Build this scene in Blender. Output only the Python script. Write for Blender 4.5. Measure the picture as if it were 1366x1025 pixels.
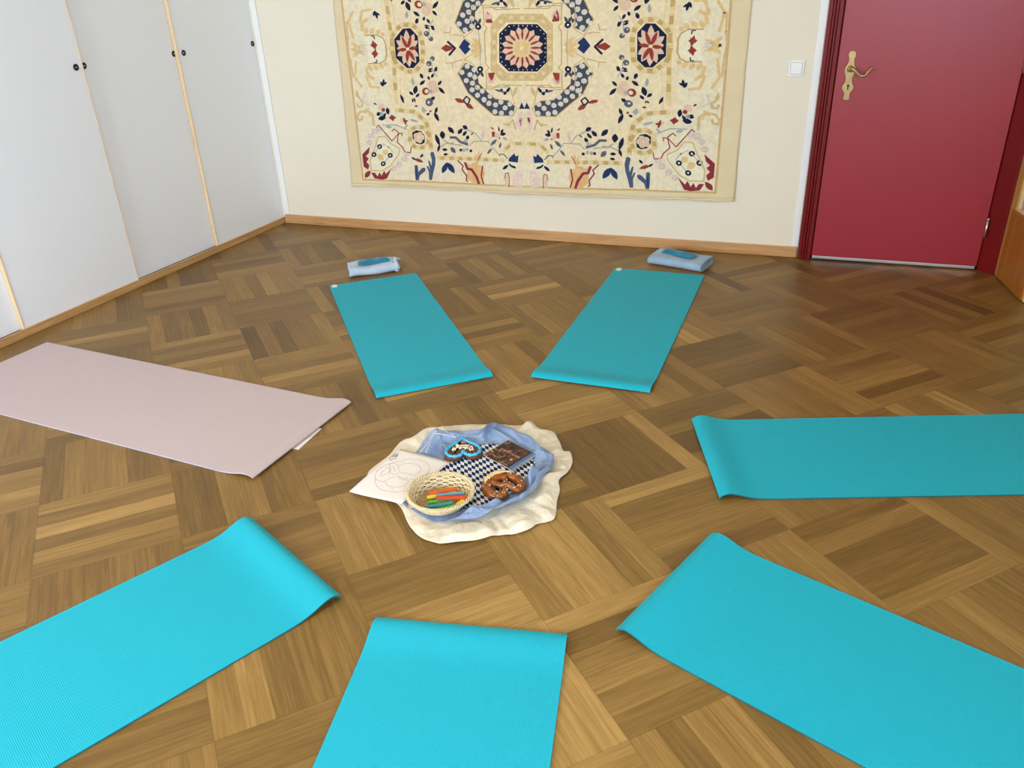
import bpy, bmesh, math, random
from mathutils import Vector, Matrix, noise
from mathutils.geometry import tessellate_polygon

scene = bpy.context.scene
for o in list(bpy.data.objects):
    bpy.data.objects.remove(o)

# ------------------------------------------------------------------ camera, world, light, exposure
YB = 4.771            # inner face of the tapestry wall
XR, YF, HC = 1.75, -2.6, 2.75
cam_d = bpy.data.cameras.new('camera')
cam = bpy.data.objects.new('camera', cam_d)
scene.collection.objects.link(cam)
R_ = Vector((0.94105098, 0.33619945, -0.03732272))
U_ = Vector((-0.12125624, 0.43827788, 0.89062305)).normalized()
F_ = R_.cross(U_) * -1
B_ = R_.cross(U_)
cam.matrix_world = Matrix(((R_.x, U_.x, B_.x, 0), (R_.y, U_.y, B_.y, 0), (R_.z, U_.z, B_.z, 1.52), (0, 0, 0, 1)))
cam_d.sensor_fit = 'HORIZONTAL'
cam_d.sensor_width = 36.0
cam_d.lens = 36.0 * 1072.2 / 1366.0
cam_d.clip_start = 0.05
scene.camera = cam

world = bpy.data.worlds.new('world')
scene.world = world
world.use_nodes = True
wn = world.node_tree
wn.nodes['Background'].inputs['Color'].default_value = (0.72, 0.83, 1.0, 1)
wn.nodes['Background'].inputs['Strength'].default_value = 1.6

def area(name, loc, target, sx, sy, power, col):
    d = bpy.data.lights.new(name, 'AREA')
    d.shape = 'RECTANGLE'; d.size = sx; d.size_y = sy; d.energy = power; d.color = col
    o = bpy.data.objects.new(name, d)
    scene.collection.objects.link(o)
    o.location = loc
    o.rotation_euler = (Vector(target) - Vector(loc)).to_track_quat('-Z', 'Y').to_euler()
    return o
# daylight coming in through the windows behind the viewer
WIN = [(-3.7, -2.2), (0.3, 1.5)]  # unseen openings; broad pier between them left to shade the nearest mat
for i, (a, b) in enumerate(WIN):
    area('window_daylight', ((a + b) / 2, YF - 0.32, 1.72), ((a + b) / 2, YF + 4, 1.2), b - a, 1.5, (250, 50)[i], (0.84, 0.945, 1.10))
SWIN = (-2.2, -0.4)     # unseen window added in the right-hand wall to brighten the wardrobe
area('window_daylight', (XR + 0.32, sum(SWIN) / 2, 1.72), (XR - 4, sum(SWIN) / 2 + 2.2, 1.0), SWIN[1] - SWIN[0], 1.5, 130, (0.70, 0.92, 1.30))
# unseen warm fill light added under the ceiling for the upper walls
area('added_warm_fill', (-1.0, 1.3, HC - 0.12), (-1.0, 1.3, 0), 0.5, 0.5, 12, (1.0, 0.86, 0.66))

scene.view_settings.view_transform = 'Standard'
scene.view_settings.look = 'None'
scene.view_settings.gamma = 1.0
scene.view_settings.use_curve_mapping = False
scene.view_settings.exposure = 0.03
try:
    scene.cycles.max_bounces = 10
    scene.cycles.diffuse_bounces = 6
    scene.cycles.use_denoising = True
    scene.cycles.sample_clamp_indirect = 6.0
    scene.cycles.caustics_reflective = False
except Exception:
    pass

# ------------------------------------------------------------------ helpers
def lin(r, g=None, b=None):
    if g is None: r, g, b = r
    f = lambda c: (c / 255 / 12.92) if c / 255 <= 0.04045 else ((c / 255 + 0.055) / 1.055) ** 2.4
    return (f(r), f(g), f(b), 1.0)

class NT:
    def __init__(s, name):
        s.m = bpy.data.materials.new(name); s.m.use_nodes = True
        s.t = s.m.node_tree; s.p = s.t.nodes['Principled BSDF']
    def n(s, typ, ins=None, **kw):
        x = s.t.nodes.new(typ)
        for k, v in kw.items(): setattr(x, k, v)
        for k, v in (ins or {}).items():
            if isinstance(v, bpy.types.NodeSocket): s.t.links.new(v, x.inputs[k])
            else: x.inputs[k].default_value = v
        return x
    def link(s, a, b): s.t.links.new(a, b)
    def set(s, **kw):
        for k, v in kw.items():
            k = k.replace('_', ' ')
            if isinstance(v, bpy.types.NodeSocket): s.t.links.new(v, s.p.inputs[k])
            else: s.p.inputs[k].default_value = v
        return s
    def ramp(s, fac, stops):
        r = s.t.nodes.new('ShaderNodeValToRGB'); e = r.color_ramp.elements
        while len(e) < len(stops): e.new(0.5)
        for i, (p, c) in enumerate(stops): e[i].position = p; e[i].color = c
        s.t.links.new(fac, r.inputs[0]); return r.outputs[0]
    def bump(s, h, strength, dist=0.001):
        b = s.n('ShaderNodeBump', {'Height': h, 'Strength': strength, 'Distance': dist}); s.link(b.outputs[0], s.p.inputs['Normal'])

def simple(name, col, rough=0.5, metal=0.0, spec=0.5, nscale=0, namt=0.0, bscale=0, bstr=0.0, bdist=0.001, **kw):
    M = NT(name); M.set(Roughness=rough, Metallic=metal, Specular_IOR_Level=spec)
    co = M.n('ShaderNodeTexCoord').outputs['Object']
    if nscale:
        nz = M.n('ShaderNodeTexNoise', {'Vector': co, 'Scale': nscale, 'Detail': 4.0})
        c0 = tuple(max(0, c * (1 - namt)) for c in col[:3]) + (1,); c1 = tuple(min(1, c * (1 + namt)) for c in col[:3]) + (1,)
        M.set(Base_Color=M.ramp(nz.outputs[0], [(0.25, c0), (0.75, c1)]))
    else: M.set(Base_Color=col)
    if bscale:
        bz = M.n('ShaderNodeTexNoise', {'Vector': co, 'Scale': bscale, 'Detail': 3.0}); M.bump(bz.outputs[0], bstr, bdist)
    M.set(**kw)
    return M.m

def obj(name, bm, mat=None, parent=None, smooth=False):
    me = bpy.data.meshes.new(name)
    bmesh.ops.recalc_face_normals(bm, faces=bm.faces)
    if smooth:
        for f in bm.faces: f.smooth = True
    bm.to_mesh(me); bm.free()
    o = bpy.data.objects.new(name, me); scene.collection.objects.link(o)
    for m in (mat if isinstance(mat, (list, tuple)) else [mat]):
        if m: me.materials.append(m)
    if parent: o.parent = parent
    return o

def empty(name, loc=(0, 0, 0), rz=0.0):
    o = bpy.data.objects.new(name, None); scene.collection.objects.link(o)
    o.location = loc; o.rotation_euler = (0, 0, rz); o.empty_display_size = 0.1
    return o
def tag(o, label, cat, group=None):
    o['label'] = label; o['category'] = cat
    if group: o['group'] = group
    return o
def struct(o, label=None):
    o['kind'] = 'structure'
    if label: o['label'] = label
    return o

def box(bm, x0, x1, y0, y1, z0, z1, bev=0.0, seg=2, rot=None, mi=0):
    g = bmesh.ops.create_cube(bm, size=1.0)
    vs = g['verts']
    M = Matrix.Translation(((x0 + x1) / 2, (y0 + y1) / 2, (z0 + z1) / 2)) @ Matrix.Diagonal((x1 - x0, y1 - y0, z1 - z0, 1))
    if rot is not None: M = rot @ M
    bmesh.ops.transform(bm, matrix=M, verts=vs)
    fs = {f for v in vs for f in v.link_faces}
    if bev:
        es = list({e for v in vs for e in v.link_edges})
        r = bmesh.ops.bevel(bm, geom=es, offset=bev, segments=seg, affect='EDGES', profile=0.5)
        fs = [f for f in fs if f.is_valid] + r['faces']
    for f in fs:
        if f.is_valid: f.material_index = mi
    return bm
def newbox(*a, **k): return box(bmesh.new(), *a, **k)

def catmull(pts, n, closed=True):
    P = [Vector(p) for p in pts]; m = len(P); out = []
    segs = m if closed else m - 1
    for i in range(segs):
        g = (lambda j: P[j % m]) if closed else (lambda j: P[max(0, min(m - 1, j))])
        p0, p1, p2, p3 = g(i - 1), g(i), g(i + 1), g(i + 2)
        for k in range(n):
            t = k / n
            out.append(0.5 * ((2 * p1) + (-p0 + p2) * t + (2 * p0 - 5 * p1 + 4 * p2 - p3) * t * t + (-p0 + 3 * p1 - 3 * p2 + p3) * t ** 3))
    if not closed: out.append(P[-1])
    return out

def tube(bm, pts, rad, seg=8, closed=False, caps=True, mi=0, flat=1.0):
    pts = [Vector(p) for p in pts]; n = len(pts)
    rads = rad if isinstance(rad, (list, tuple)) else [rad] * n
    rings = []; prev = None
    for i, p in enumerate(pts):
        a = pts[(i - 1) % n] if (closed or i > 0) else p
        b = pts[(i + 1) % n] if (closed or i < n - 1) else p
        t = (b - a).normalized()
        if prev is None:
            up = Vector((0, 0, 1)) if abs(t.z) < 0.9 else Vector((1, 0, 0))
            u = t.cross(up).normalized()
        else:
            u = (prev - t * prev.dot(t)).normalized()
        prev = u; w = u.cross(t)
        rings.append([bm.verts.new(p + (u * math.cos(2 * math.pi * k / seg) + w * math.sin(2 * math.pi * k / seg) * flat) * rads[i]) for k in range(seg)])
    m = n if closed else n - 1
    for i in range(m):
        A, Bq = rings[i], rings[(i + 1) % n]
        off = 0
        if closed and i == n - 1:
            off = min(range(seg), key=lambda o: sum((A[k].co - Bq[(k + o) % seg].co).length for k in range(seg)))
        for k in range(seg):
            f = bm.faces.new((A[k], A[(k + 1) % seg], Bq[(k + 1 + off) % seg], Bq[(k + off) % seg])); f.material_index = mi; f.smooth = True
    if caps and not closed:
        bm.faces.new(rings[0][::-1]).material_index = mi; bm.faces.new(rings[-1]).material_index = mi
    return bm

def prism(bm, pts, z0, z1, mi=0, bev=0.0):
    """extruded outline in xy (local)"""
    vs = [bm.verts.new((p[0], p[1], z0)) for p in pts]
    f = bm.faces.new(vs); f.material_index = mi
    r = bmesh.ops.extrude_face_region(bm, geom=[f])
    up = [v for v in r['geom'] if isinstance(v, bmesh.types.BMVert)]
    bmesh.ops.translate(bm, verts=up, vec=(0, 0, z1 - z0))
    for g in list(bm.faces): 
        if g.material_index != mi and any(v in vs or v in up for v in g.verts): g.material_index = mi
    if bev:
        es = [e for e in bm.edges if all(v in up for v in e.verts)]
        bmesh.ops.bevel(bm, geom=es, offset=bev, segments=3, affect='EDGES', profile=0.5)
    return bm

def lathe(bm, prof, n=24, M=None):
    rings = []
    for r, z in prof:
        rings.append([bm.verts.new((r * math.cos(2 * math.pi * k / n), r * math.sin(2 * math.pi * k / n), z)) for k in range(n)])
    for a, b in zip(rings, rings[1:]):
        for k in range(n):
            f = bm.faces.new((a[k], a[(k + 1) % n], b[(k + 1) % n], b[k])); f.smooth = True
    bm.faces.new(rings[0][::-1]); bm.faces.new(rings[-1])
    if M: bmesh.ops.transform(bm, matrix=M, verts=[v for r in rings for v in r])
    return bm

def N3(x, y, z=0.0): return noise.noise(Vector((x, y, z)))

# ------------------------------------------------------------------ materials
def wall_mat(name, col):
    M = NT(name); co = M.n('ShaderNodeTexCoord').outputs['Object']
    n1 = M.n('ShaderNodeTexNoise', {'Vector': co, 'Scale': 1.3, 'Detail': 3.0})
    c1 = tuple(c * 0.97 for c in col[:3]) + (1,)
    M.set(Base_Color=M.ramp(n1.outputs[0], [(0.3, c1), (0.7, col)]), Roughness=0.85, Specular_IOR_Level=0.25)
    n2 = M.n('ShaderNodeTexNoise', {'Vector': co, 'Scale': 170.0, 'Detail': 3.0}); M.bump(n2.outputs[0], 0.25, 0.0012)
    return M.m
m_wall = wall_mat('cream_plaster', lin(235, 226, 206))
m_ceil = wall_mat('white_ceiling_paint', lin(242, 230, 206))
m_white = simple('white_gloss_paint', lin(238, 238, 236), 0.4, bscale=60, bstr=0.1)
m_panel = NT('white_laminate')
co = m_panel.n('ShaderNodeTexCoord').outputs['Object']
nz = m_panel.n('ShaderNodeTexNoise', {'Vector': co, 'Scale': 220.0, 'Detail': 2.0})
m_panel.set(Base_Color=lin(243, 247, 253), Roughness=0.5, Specular_IOR_Level=0.4); m_panel.bump(nz.outputs[0], 0.12, 0.001)
m_panel = m_panel.m

def wood_mat(name, c0, c1, c2, axis=0, scale=9.0, rough=0.42):
    M = NT(name); co = M.n('ShaderNodeTexCoord').outputs['Object']
    sc = [1.0, 1.0, 1.0]; sc[axis] = 0.06
    mp = M.n('ShaderNodeMapping', {'Vector': co, 'Scale': [s * scale * 6 for s in sc]})
    nz = M.n('ShaderNodeTexNoise', {'Vector': mp.outputs[0], 'Scale': 1.0, 'Detail': 6.0, 'Roughness': 0.65, 'Distortion': 0.6})
    M.set(Base_Color=M.ramp(nz.outputs[0], [(0.25, c0), (0.5, c1), (0.75, c2)]), Roughness=rough)
    M.bump(nz.outputs[0], 0.12, 0.0008)
    return M.m
m_base = wood_mat('light_oak', lin(170, 120, 72), lin(196, 148, 96), lin(212, 168, 116), 0)
m_oak_y = wood_mat('light_oak_plinth', lin(172, 128, 78), lin(196, 152, 100), lin(212, 172, 120), 0)
m_edge = wood_mat('pale_pine_edging', lin(212, 180, 134), lin(226, 196, 152), lin(236, 210, 170), 2, 14)
m_brownwood = wood_mat('honey_brown_wood', lin(142, 84, 24), lin(164, 100, 34), lin(180, 118, 48), 2, 5, 0.35)
m_yellowwood = wood_mat('yellow_pine_wood', lin(176, 128, 62), lin(196, 148, 78), lin(208, 164, 96), 2, 8, 0.35)

m_red = simple('red_door_paint', lin(156, 32, 45), 0.36, nscale=3, namt=0.05, bscale=230, bstr=0.12, bdist=0.0006, Coat_Weight=0.25, Coat_Roughness=0.35)
m_redframe = simple('dark_red_frame_paint', lin(114, 12, 14), 0.4, spec=0.3, nscale=3, namt=0.06, bscale=120, bstr=0.08)
m_brass = simple('aged_brass', lin(178, 152, 104), 0.4, metal=0.6, nscale=40, namt=0.2)
m_steel = simple('bright_steel', lin(205, 205, 205), 0.3, metal=0.9)
m_dark = simple('dark_gap', lin(18, 14, 12), 0.9)
m_bronze = simple('dark_bronze', lin(52, 44, 38), 0.35, metal=0.6)
m_plastic = simple('white_switch_plastic', lin(240, 240, 236), 0.35)

def mat_rubber(name, col, col2, rib=True):
    M = NT(name); co = M.n('ShaderNodeTexCoord').outputs['Object']
    nz = M.n('ShaderNodeTexNoise', {'Vector': co, 'Scale': 420.0, 'Detail': 2.0})
    M.set(Base_Color=M.ramp(nz.outputs[0], [(0.3, col), (0.7, col2)]), Roughness=0.62, Specular_IOR_Level=0.45)
    w = M.n('ShaderNodeTexWave', {'Vector': co, 'Scale': 70.0, 'Distortion': 1.2, 'Detail': 1.0, 'Detail Scale': 6.0}, bands_direction='X')
    w2 = M.n('ShaderNodeTexWave', {'Vector': co, 'Scale': 45.0, 'Distortion': 2.0, 'Detail': 1.0}, bands_direction='Y')
    a = M.n('ShaderNodeMath', {0: w.outputs['Fac'], 1: w2.outputs['Fac']}, operation='MULTIPLY')
    b = M.n('ShaderNodeMath', {0: a.outputs[0], 1: nz.outputs[0]}, operation='ADD')
    M.bump(b.outputs[0], 0.55 if rib else 0.25, 0.0011)
    return M.m
m_mat = mat_rubber('turquoise_foam', lin(8, 168, 190), lin(14, 177, 200))
m_matpink = mat_rubber('pale_pink_foam', lin(194, 175, 176), lin(202, 184, 185), False)
m_matunder = simple('mat_underside_dark_teal', lin(22, 104, 112), 0.8)
m_lilac = simple('pale_lilac_underside', lin(192, 188, 206), 0.7)
m_label = simple('white_sewn_label', lin(235, 232, 226), 0.8)
m_paper = simple('white_paper', lin(240, 232, 224), 0.8, nscale=90, namt=0.015)
m_ink = simple('grey_brown_ink', lin(150, 128, 122), 0.9)
m_ink2 = simple('slate_ink', lin(92, 92, 118), 0.9)

def attr_mat(name, attr, rough, bscale=0, bstr=0.3, namt=0.08, nscale=60, spec=0.3, bdist=0.001):
    M = NT(name); at = M.n('ShaderNodeAttribute', attribute_name=attr)
    co = M.n('ShaderNodeTexCoord').outputs['Object']
    nz = M.n('ShaderNodeTexNoise', {'Vector': co, 'Scale': nscale, 'Detail': 3.0})
    mr = M.n('ShaderNodeMapRange', {'Value': nz.outputs[0], 'From Min': 0.25, 'From Max': 0.75, 'To Min': 1 - namt, 'To Max': 1 + namt})
    mx = M.n('ShaderNodeVectorMath', {0: at.outputs['Color'], 'Scale': mr.outputs[0]}, operation='SCALE')
    M.set(Base_Color=mx.outputs[0], Roughness=rough, Specular_IOR_Level=spec)
    if bscale:
        b = M.n('ShaderNodeTexNoise', {'Vector': co, 'Scale': bscale, 'Detail': 2.0}); M.bump(b.outputs[0], bstr, bdist)
    return M.m

def cloth_mat(name, c0, c1, weave=600, rough=0.8, trans=0.0, sheen=0.2, nscale=12, crinkle=0):
    M = NT(name); co = M.n('ShaderNodeTexCoord').outputs['Object']
    nz = M.n('ShaderNodeTexNoise', {'Vector': co, 'Scale': nscale, 'Detail': 4.0})
    M.set(Base_Color=M.ramp(nz.outputs[0], [(0.3, c0), (0.7, c1)]), Roughness=rough, Specular_IOR_Level=0.25, Sheen_Weight=sheen)
    b = M.n('ShaderNodeTexNoise', {'Vector': co, 'Scale': weave, 'Detail': 2.0})
    if crinkle:
        v = M.n('ShaderNodeTexNoise', {'Vector': co, 'Scale': crinkle, 'Detail': 3.0, 'Distortion': 1.2})
        a = M.n('ShaderNodeMath', {0: v.outputs[0], 1: -0.5}, operation='ADD'); a = M.n('ShaderNodeMath', {0: a.outputs[0]}, operation='ABSOLUTE')
        M.bump(a.outputs[0], 0.8, 0.012)
    else: M.bump(b.outputs[0], 0.3, 0.0008)
    return M.m
m_cream = cloth_mat('cream_silk', lin(222, 208, 182), lin(233, 222, 200), 260, 0.55, crinkle=13)
m_blue = cloth_mat('light_blue_voile', lin(112, 134, 170), lin(146, 164, 194), 500, 0.85, crinkle=20)
m_towel_a = cloth_mat('pale_blue_terry', lin(170, 190, 212), lin(190, 206, 224), 420, 0.95)
m_towel_b = cloth_mat('grey_blue_terry', lin(140, 166, 190), lin(158, 182, 204), 420, 0.95)
m_navytrim = simple('navy_stripe', lin(40, 60, 110), 0.9)
m_teal = cloth_mat('dark_teal_satin', lin(8, 112, 142), lin(18, 130, 160), 300, 0.5)

# ------------------------------------------------------------------ floor (diagonal basket parquet)
def make_floor():
    rnd = random.Random(11)
    S_ = 0.4171; A_ = math.radians(44.75); ux, uy = math.cos(A_), math.sin(A_); ox, oy = -1.1123, 0.3450
    bm = bmesh.new(); uvg = bm.loops.layers.uv.new('grain'); uve = bm.loops.layers.uv.new('edge')
    tone = bm.faces.layers.float.new('tone')
    X0, X1, Y0, Y1 = -3.62, XR, YF, YB
    FIX = {(4, 2): [0.24, 0.22, 0.26, 0.22, 0.3, 0.7], (4, 1): [0.34, 0.5, 0.52, 0.42, 0.4, 0.72], (0, 3): [0.45, 0.58, 0.4, 0.76, 0.42, 0.58], (1, 3): [0.32, 0.28, 0.5, 0.52, 0.34, 0.38], (0, 4): [0.3, 0.5, 0.5, 0.54, 0.34, 0.38], (3, 1): [0.55, 0.66, 0.74, 0.7, 0.46, 0.6], (3, 0): [0.42, 0.5, 0.58, 0.5, 0.32, 0.7], (2, 1): [0.74, 0.76, 0.66, 0.46, 0.42, 0.4], (2, 0): [0.66, 0.68, 0.7, 0.7, 0.75, 0.76], (4, 0): [0.55, 0.6, 0.62, 0.6, 0.55, 0.58], (5, 1): [0.5, 0.44, 0.48, 0.44, 0.48, 0.44], (5, 0): [0.56, 0.36, 0.34, 0.3, 0.48, 0.36], (6, 0): [0.6, 0.42, 0.48, 0.4, 0.42, 0.4], (5, -1): [0.5, 0.5, 0.62, 0.45, 0.42, 0.4], (1, 2): [0.45, 0.58, 0.42, 0.5, 0.38, 0.45], (1, 1): [0.6, 0.62, 0.38, 0.42, 0.45, 0.42], (1, 0): [0.55, 0.6, 0.5, 0.45, 0.35, 0.4], (2, 2): [0.58, 0.6, 0.64, 0.4, 0.36, 0.42], (0, 2): [0.36, 0.4, 0.36, 0.45, 0.42, 0.36], (3, -1): [0.62, 0.36, 0.62, 0.6, 0.36, 0.5], (2, -1): [0.7, 0.6, 0.66, 0.5, 0.6, 0.66], (7, 3): [0.4, 0.55, 0.42, 0.36, 0.36, 0.5], (8, 3): [0.42, 0.38, 0.3, 0.42, 0.26, 0.22], (8, 4): [0.4, 0.5, 0.36, 0.38, 0.3, 0.4], (7, 4): [0.44, 0.5, 0.4, 0.3, 0.42, 0.44]}
    for i in range(-12, 16):
        for j in range(-12, 16):
            bt = rnd.gauss(0, 0.05)
            along = (i + j) % 2 == 1
            for k in range(6):
                t = min(0.98, max(0.02, 0.43 + bt + rnd.gauss(0, 0.11)))
                if (i, j) in FIX: t = FIX[(i, j)][k]
                a0, a1 = k / 6, (k + 1) / 6
                q = [(0, a0), (1, a0), (1, a1), (0, a1)] if along else [(a0, 0), (a0, 1), (a1, 1), (a1, 0)]
                pts = []
                for (u, v) in q:
                    uu, vv = (i + u) * S_, (j + v) * S_
                    pts.append((ox + uu * ux - vv * uy, oy + uu * uy + vv * ux, 0))
                if not any(X0 - .5 < p[0] < X1 + .5 and Y0 - .5 < p[1] < Y1 + .5 for p in pts): continue
                f = bm.faces.new([bm.verts.new(p) for p in pts]); f[tone] = t
                r0, r1 = rnd.random() * 20, rnd.random() * 20
                for l, (u, v) in zip(f.loops, q):
                    gu, gv = (u, v) if along else (v, u)
                    l[uvg].uv = (gu * S_ + r0, gv * S_ + r1)
                    l[uve].uv = (gu, (gv - a0) * 6)
    def cut(co, no): 
        bmesh.ops.bisect_plane(bm, geom=bm.verts[:] + bm.edges[:] + bm.faces[:], plane_co=co, plane_no=no, clear_outer=True)
    cut((X1, 0, 0), (1, 0, 0)); cut((X0, 0, 0), (-1, 0, 0)); cut((0, Y1, 0), (0, 1, 0)); cut((0, Y0, 0), (0, -1, 0))
    M = NT('oak_parquet')
    at = M.n('ShaderNodeAttribute', attribute_name='tone')
    uv = M.n('ShaderNodeUVMap', uv_map='grain'); ue = M.n('ShaderNodeUVMap', uv_map='edge')
    mp = M.n('ShaderNodeMapping', {'Vector': uv.outputs[0], 'Scale': (5.0, 120.0, 1.0)})
    g1 = M.n('ShaderNodeTexNoise', {'Vector': mp.outputs[0], 'Scale': 1.0, 'Detail': 6.0, 'Roughness': 0.6, 'Distortion': 0.8})
    mp2 = M.n('ShaderNodeMapping', {'Vector': uv.outputs[0], 'Scale': (1.6, 22.0, 1.0)})
    g2 = M.n('ShaderNodeTexNoise', {'Vector': mp2.outputs[0], 'Scale': 1.0, 'Detail': 3.0, 'Distortion': 1.2})
    s = M.n('ShaderNodeMath', {0: g1.outputs[0], 1: -0.5}, operation='ADD')
    s = M.n('ShaderNodeMath', {0: s.outputs[0], 1: 0.62}, operation='MULTIPLY')
    s2 = M.n('ShaderNodeMath', {0: g2.outputs[0], 1: -0.5}, operation='ADD')
    s2 = M.n('ShaderNodeMath', {0: s2.outputs[0], 1: 0.42}, operation='MULTIPLY')
    t = M.n('ShaderNodeMath', {0: at.outputs['Fac'], 1: s.outputs[0]}, operation='ADD')
    t = M.n('ShaderNodeMath', {0: t.outputs[0], 1: s2.outputs[0]}, operation='ADD')
    colr = M.ramp(t.outputs[0], [(0.0, lin(86, 61, 26)), (0.35, lin(120, 90, 43)), (0.6, lin(146, 112, 58)), (1.0, lin(192, 153, 90))])
    # dark joints from the edge coordinates
    sx = M.n('ShaderNodeSeparateXYZ', {0: ue.outputs[0]})
    def edge(sock, lo):
        a = M.n('ShaderNodeMath', {0: sock, 1: -0.5}, operation='ADD')
        a = M.n('ShaderNodeMath', {0: a.outputs[0]}, operation='ABSOLUTE')
        return M.n('ShaderNodeMapRange', {'Value': a.outputs[0], 'From Min': lo, 'From Max': 0.5, 'To Min': 0.0, 'To Max': 1.0}).outputs[0]
    e = M.n('ShaderNodeMath', {0: edge(sx.outputs[0], 0.4965), 1: edge(sx.outputs[1], 0.481)}, operation='MAXIMUM')
    e2 = M.n('ShaderNodeMath', {0: e.outputs[0], 1: 0.5}, operation='MULTIPLY')
    mix = M.n('ShaderNodeMix', {'Factor': e2.outputs[0], 'A': colr, 'B': lin(70, 42, 18)}, data_type='RGBA') if False else None
    mx = M.t.nodes.new('ShaderNodeMixRGB'); M.link(e2.outputs[0], mx.inputs[0]); M.link(colr, mx.inputs[1]); mx.inputs[2].default_value = lin(66, 40, 16)
    rr = M.n('ShaderNodeMapRange', {'Value': g2.outputs[0], 'From Min': 0.2, 'From Max': 0.8, 'To Min': 0.36, 'To Max': 0.50})
    M.set(Base_Color=mx.outputs[0], Roughness=rr.outputs[0], Specular_IOR_Level=0.38)
    M.bump(g1.outputs[0], 0.12, 0.0006)
    o = obj('floor', bm, M.m)
    struct(o, 'diagonal basket-weave oak parquet floor')
make_floor()

# ------------------------------------------------------------------ room shell
WX, WY, WR = -3.484, 4.788, math.radians(-2.396)      # far corner and turn of the built-in cupboard front
T = 0.12
def wallbox(name, *a, m=m_wall): return struct(obj(name, newbox(*a), m))
wallbox('wall_back', -4.35, XR + T, YB, YB + T, -0.02, HC)
bm = bmesh.new()
box(bm, XR, XR + T, YF, SWIN[0], -0.02, HC); box(bm, XR, XR + T, SWIN[1], YB, -0.02, HC)
box(bm, XR, XR + T, SWIN[0], SWIN[1], -0.02, 0.95); box(bm, XR, XR + T, SWIN[0], SWIN[1], 2.45, HC)
struct(obj('wall_right', bm, m_wall))
wallbox('wall_left', -4.35 - T, -4.35, YF - T, YB + T, -0.02, HC)
wallbox('ceiling', -4.35 - T, XR + T, YF - T, YB + T, HC, HC + T, m=m_ceil)
# window wall behind the viewer
bm = bmesh.new()
zs0, zs1 = 0.95, 2.45
xs = [-4.35] + [x for w in WIN for x in w] + [XR + T]
for i in range(0, len(xs), 2): box(bm, xs[i], xs[i + 1], YF - T, YF, -0.02, HC)
for a, b in WIN:
    box(bm, a, b, YF - T, YF, -0.02, zs0); box(bm, a, b, YF - T, YF, zs1, HC)
struct(obj('wall_front', bm, m_wall))
for i, (a, b) in enumerate(WIN + [SWIN]):
    w = struct(empty('window_%d' % (i + 1), ((a + b) / 2, YF - T / 2, zs0)), 'white framed window behind the viewer')
    if i == 2: w.location = (XR + T / 2, (a + b) / 2, zs0); w.rotation_euler.z = math.pi / 2; w['label'] = 'unseen white framed window added in the right-hand wall for light'
    h = (b - a) / 2; H = zs1 - zs0
    bm = bmesh.new()
    box(bm, -h, -h + .05, -.03, .03, 0, H); box(bm, h - .05, h, -.03, .03, 0, H)
    box(bm, -h, h, -.03, .03, 0, .05); box(bm, -h, h, -.03, .03, H - .05, H); box(bm, -.035, .035, -.03, .03, 0, H)
    obj('window_frame', bm, m_white, w)
    obj('window_sill', newbox(-h - .05, h + .05, .06, .2, -.04, 0.0, bev=.006), m_white, w)

# baseboard under the tapestry wall
o = struct(obj('baseboard_back', newbox(-3.480, -0.012, YB - 0.016, YB - 0.0005, 0.0, 0.062, bev=0.004), m_base))
# white painted strip of plaster beside the red door frame
bm = bmesh.new(); random.seed(4)
N = 28; L1 = [];
for k in range(N + 1):
    z = 0.063 + (2.3 - 0.063) * k / N
    L1.append((-0.046 + 0.004 * N3(k * .9, 3) , z))
vs = [bm.verts.new((x, YB - 0.004, z)) for x, z in L1]; vr = [bm.verts.new((-0.0095, YB - 0.004, z)) for x, z in L1]
vb = [bm.verts.new((x, YB + 0.001, z)) for x, z in L1]; vrb = [bm.verts.new((-0.0095, YB + 0.001, z)) for x, z in L1]
for k in range(N):
    bm.faces.new((vs[k], vr[k], vr[k + 1], vs[k + 1])); bm.faces.new((vb[k], vs[k], vs[k + 1], vb[k + 1]))
    bm.faces.new((vr[k], vrb[k], vrb[k + 1], vr[k + 1]))
struct(obj('trim_1', bm, m_white), 'white painted strip along the left of the red door frame')

struct(obj('trim_2', newbox(-3.478, -3.440, YB - 0.008, YB - 0.0005, 0.063, 2.5, bev=.002), m_white), 'narrow white strip on the cream wall beside the wardrobe')

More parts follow.
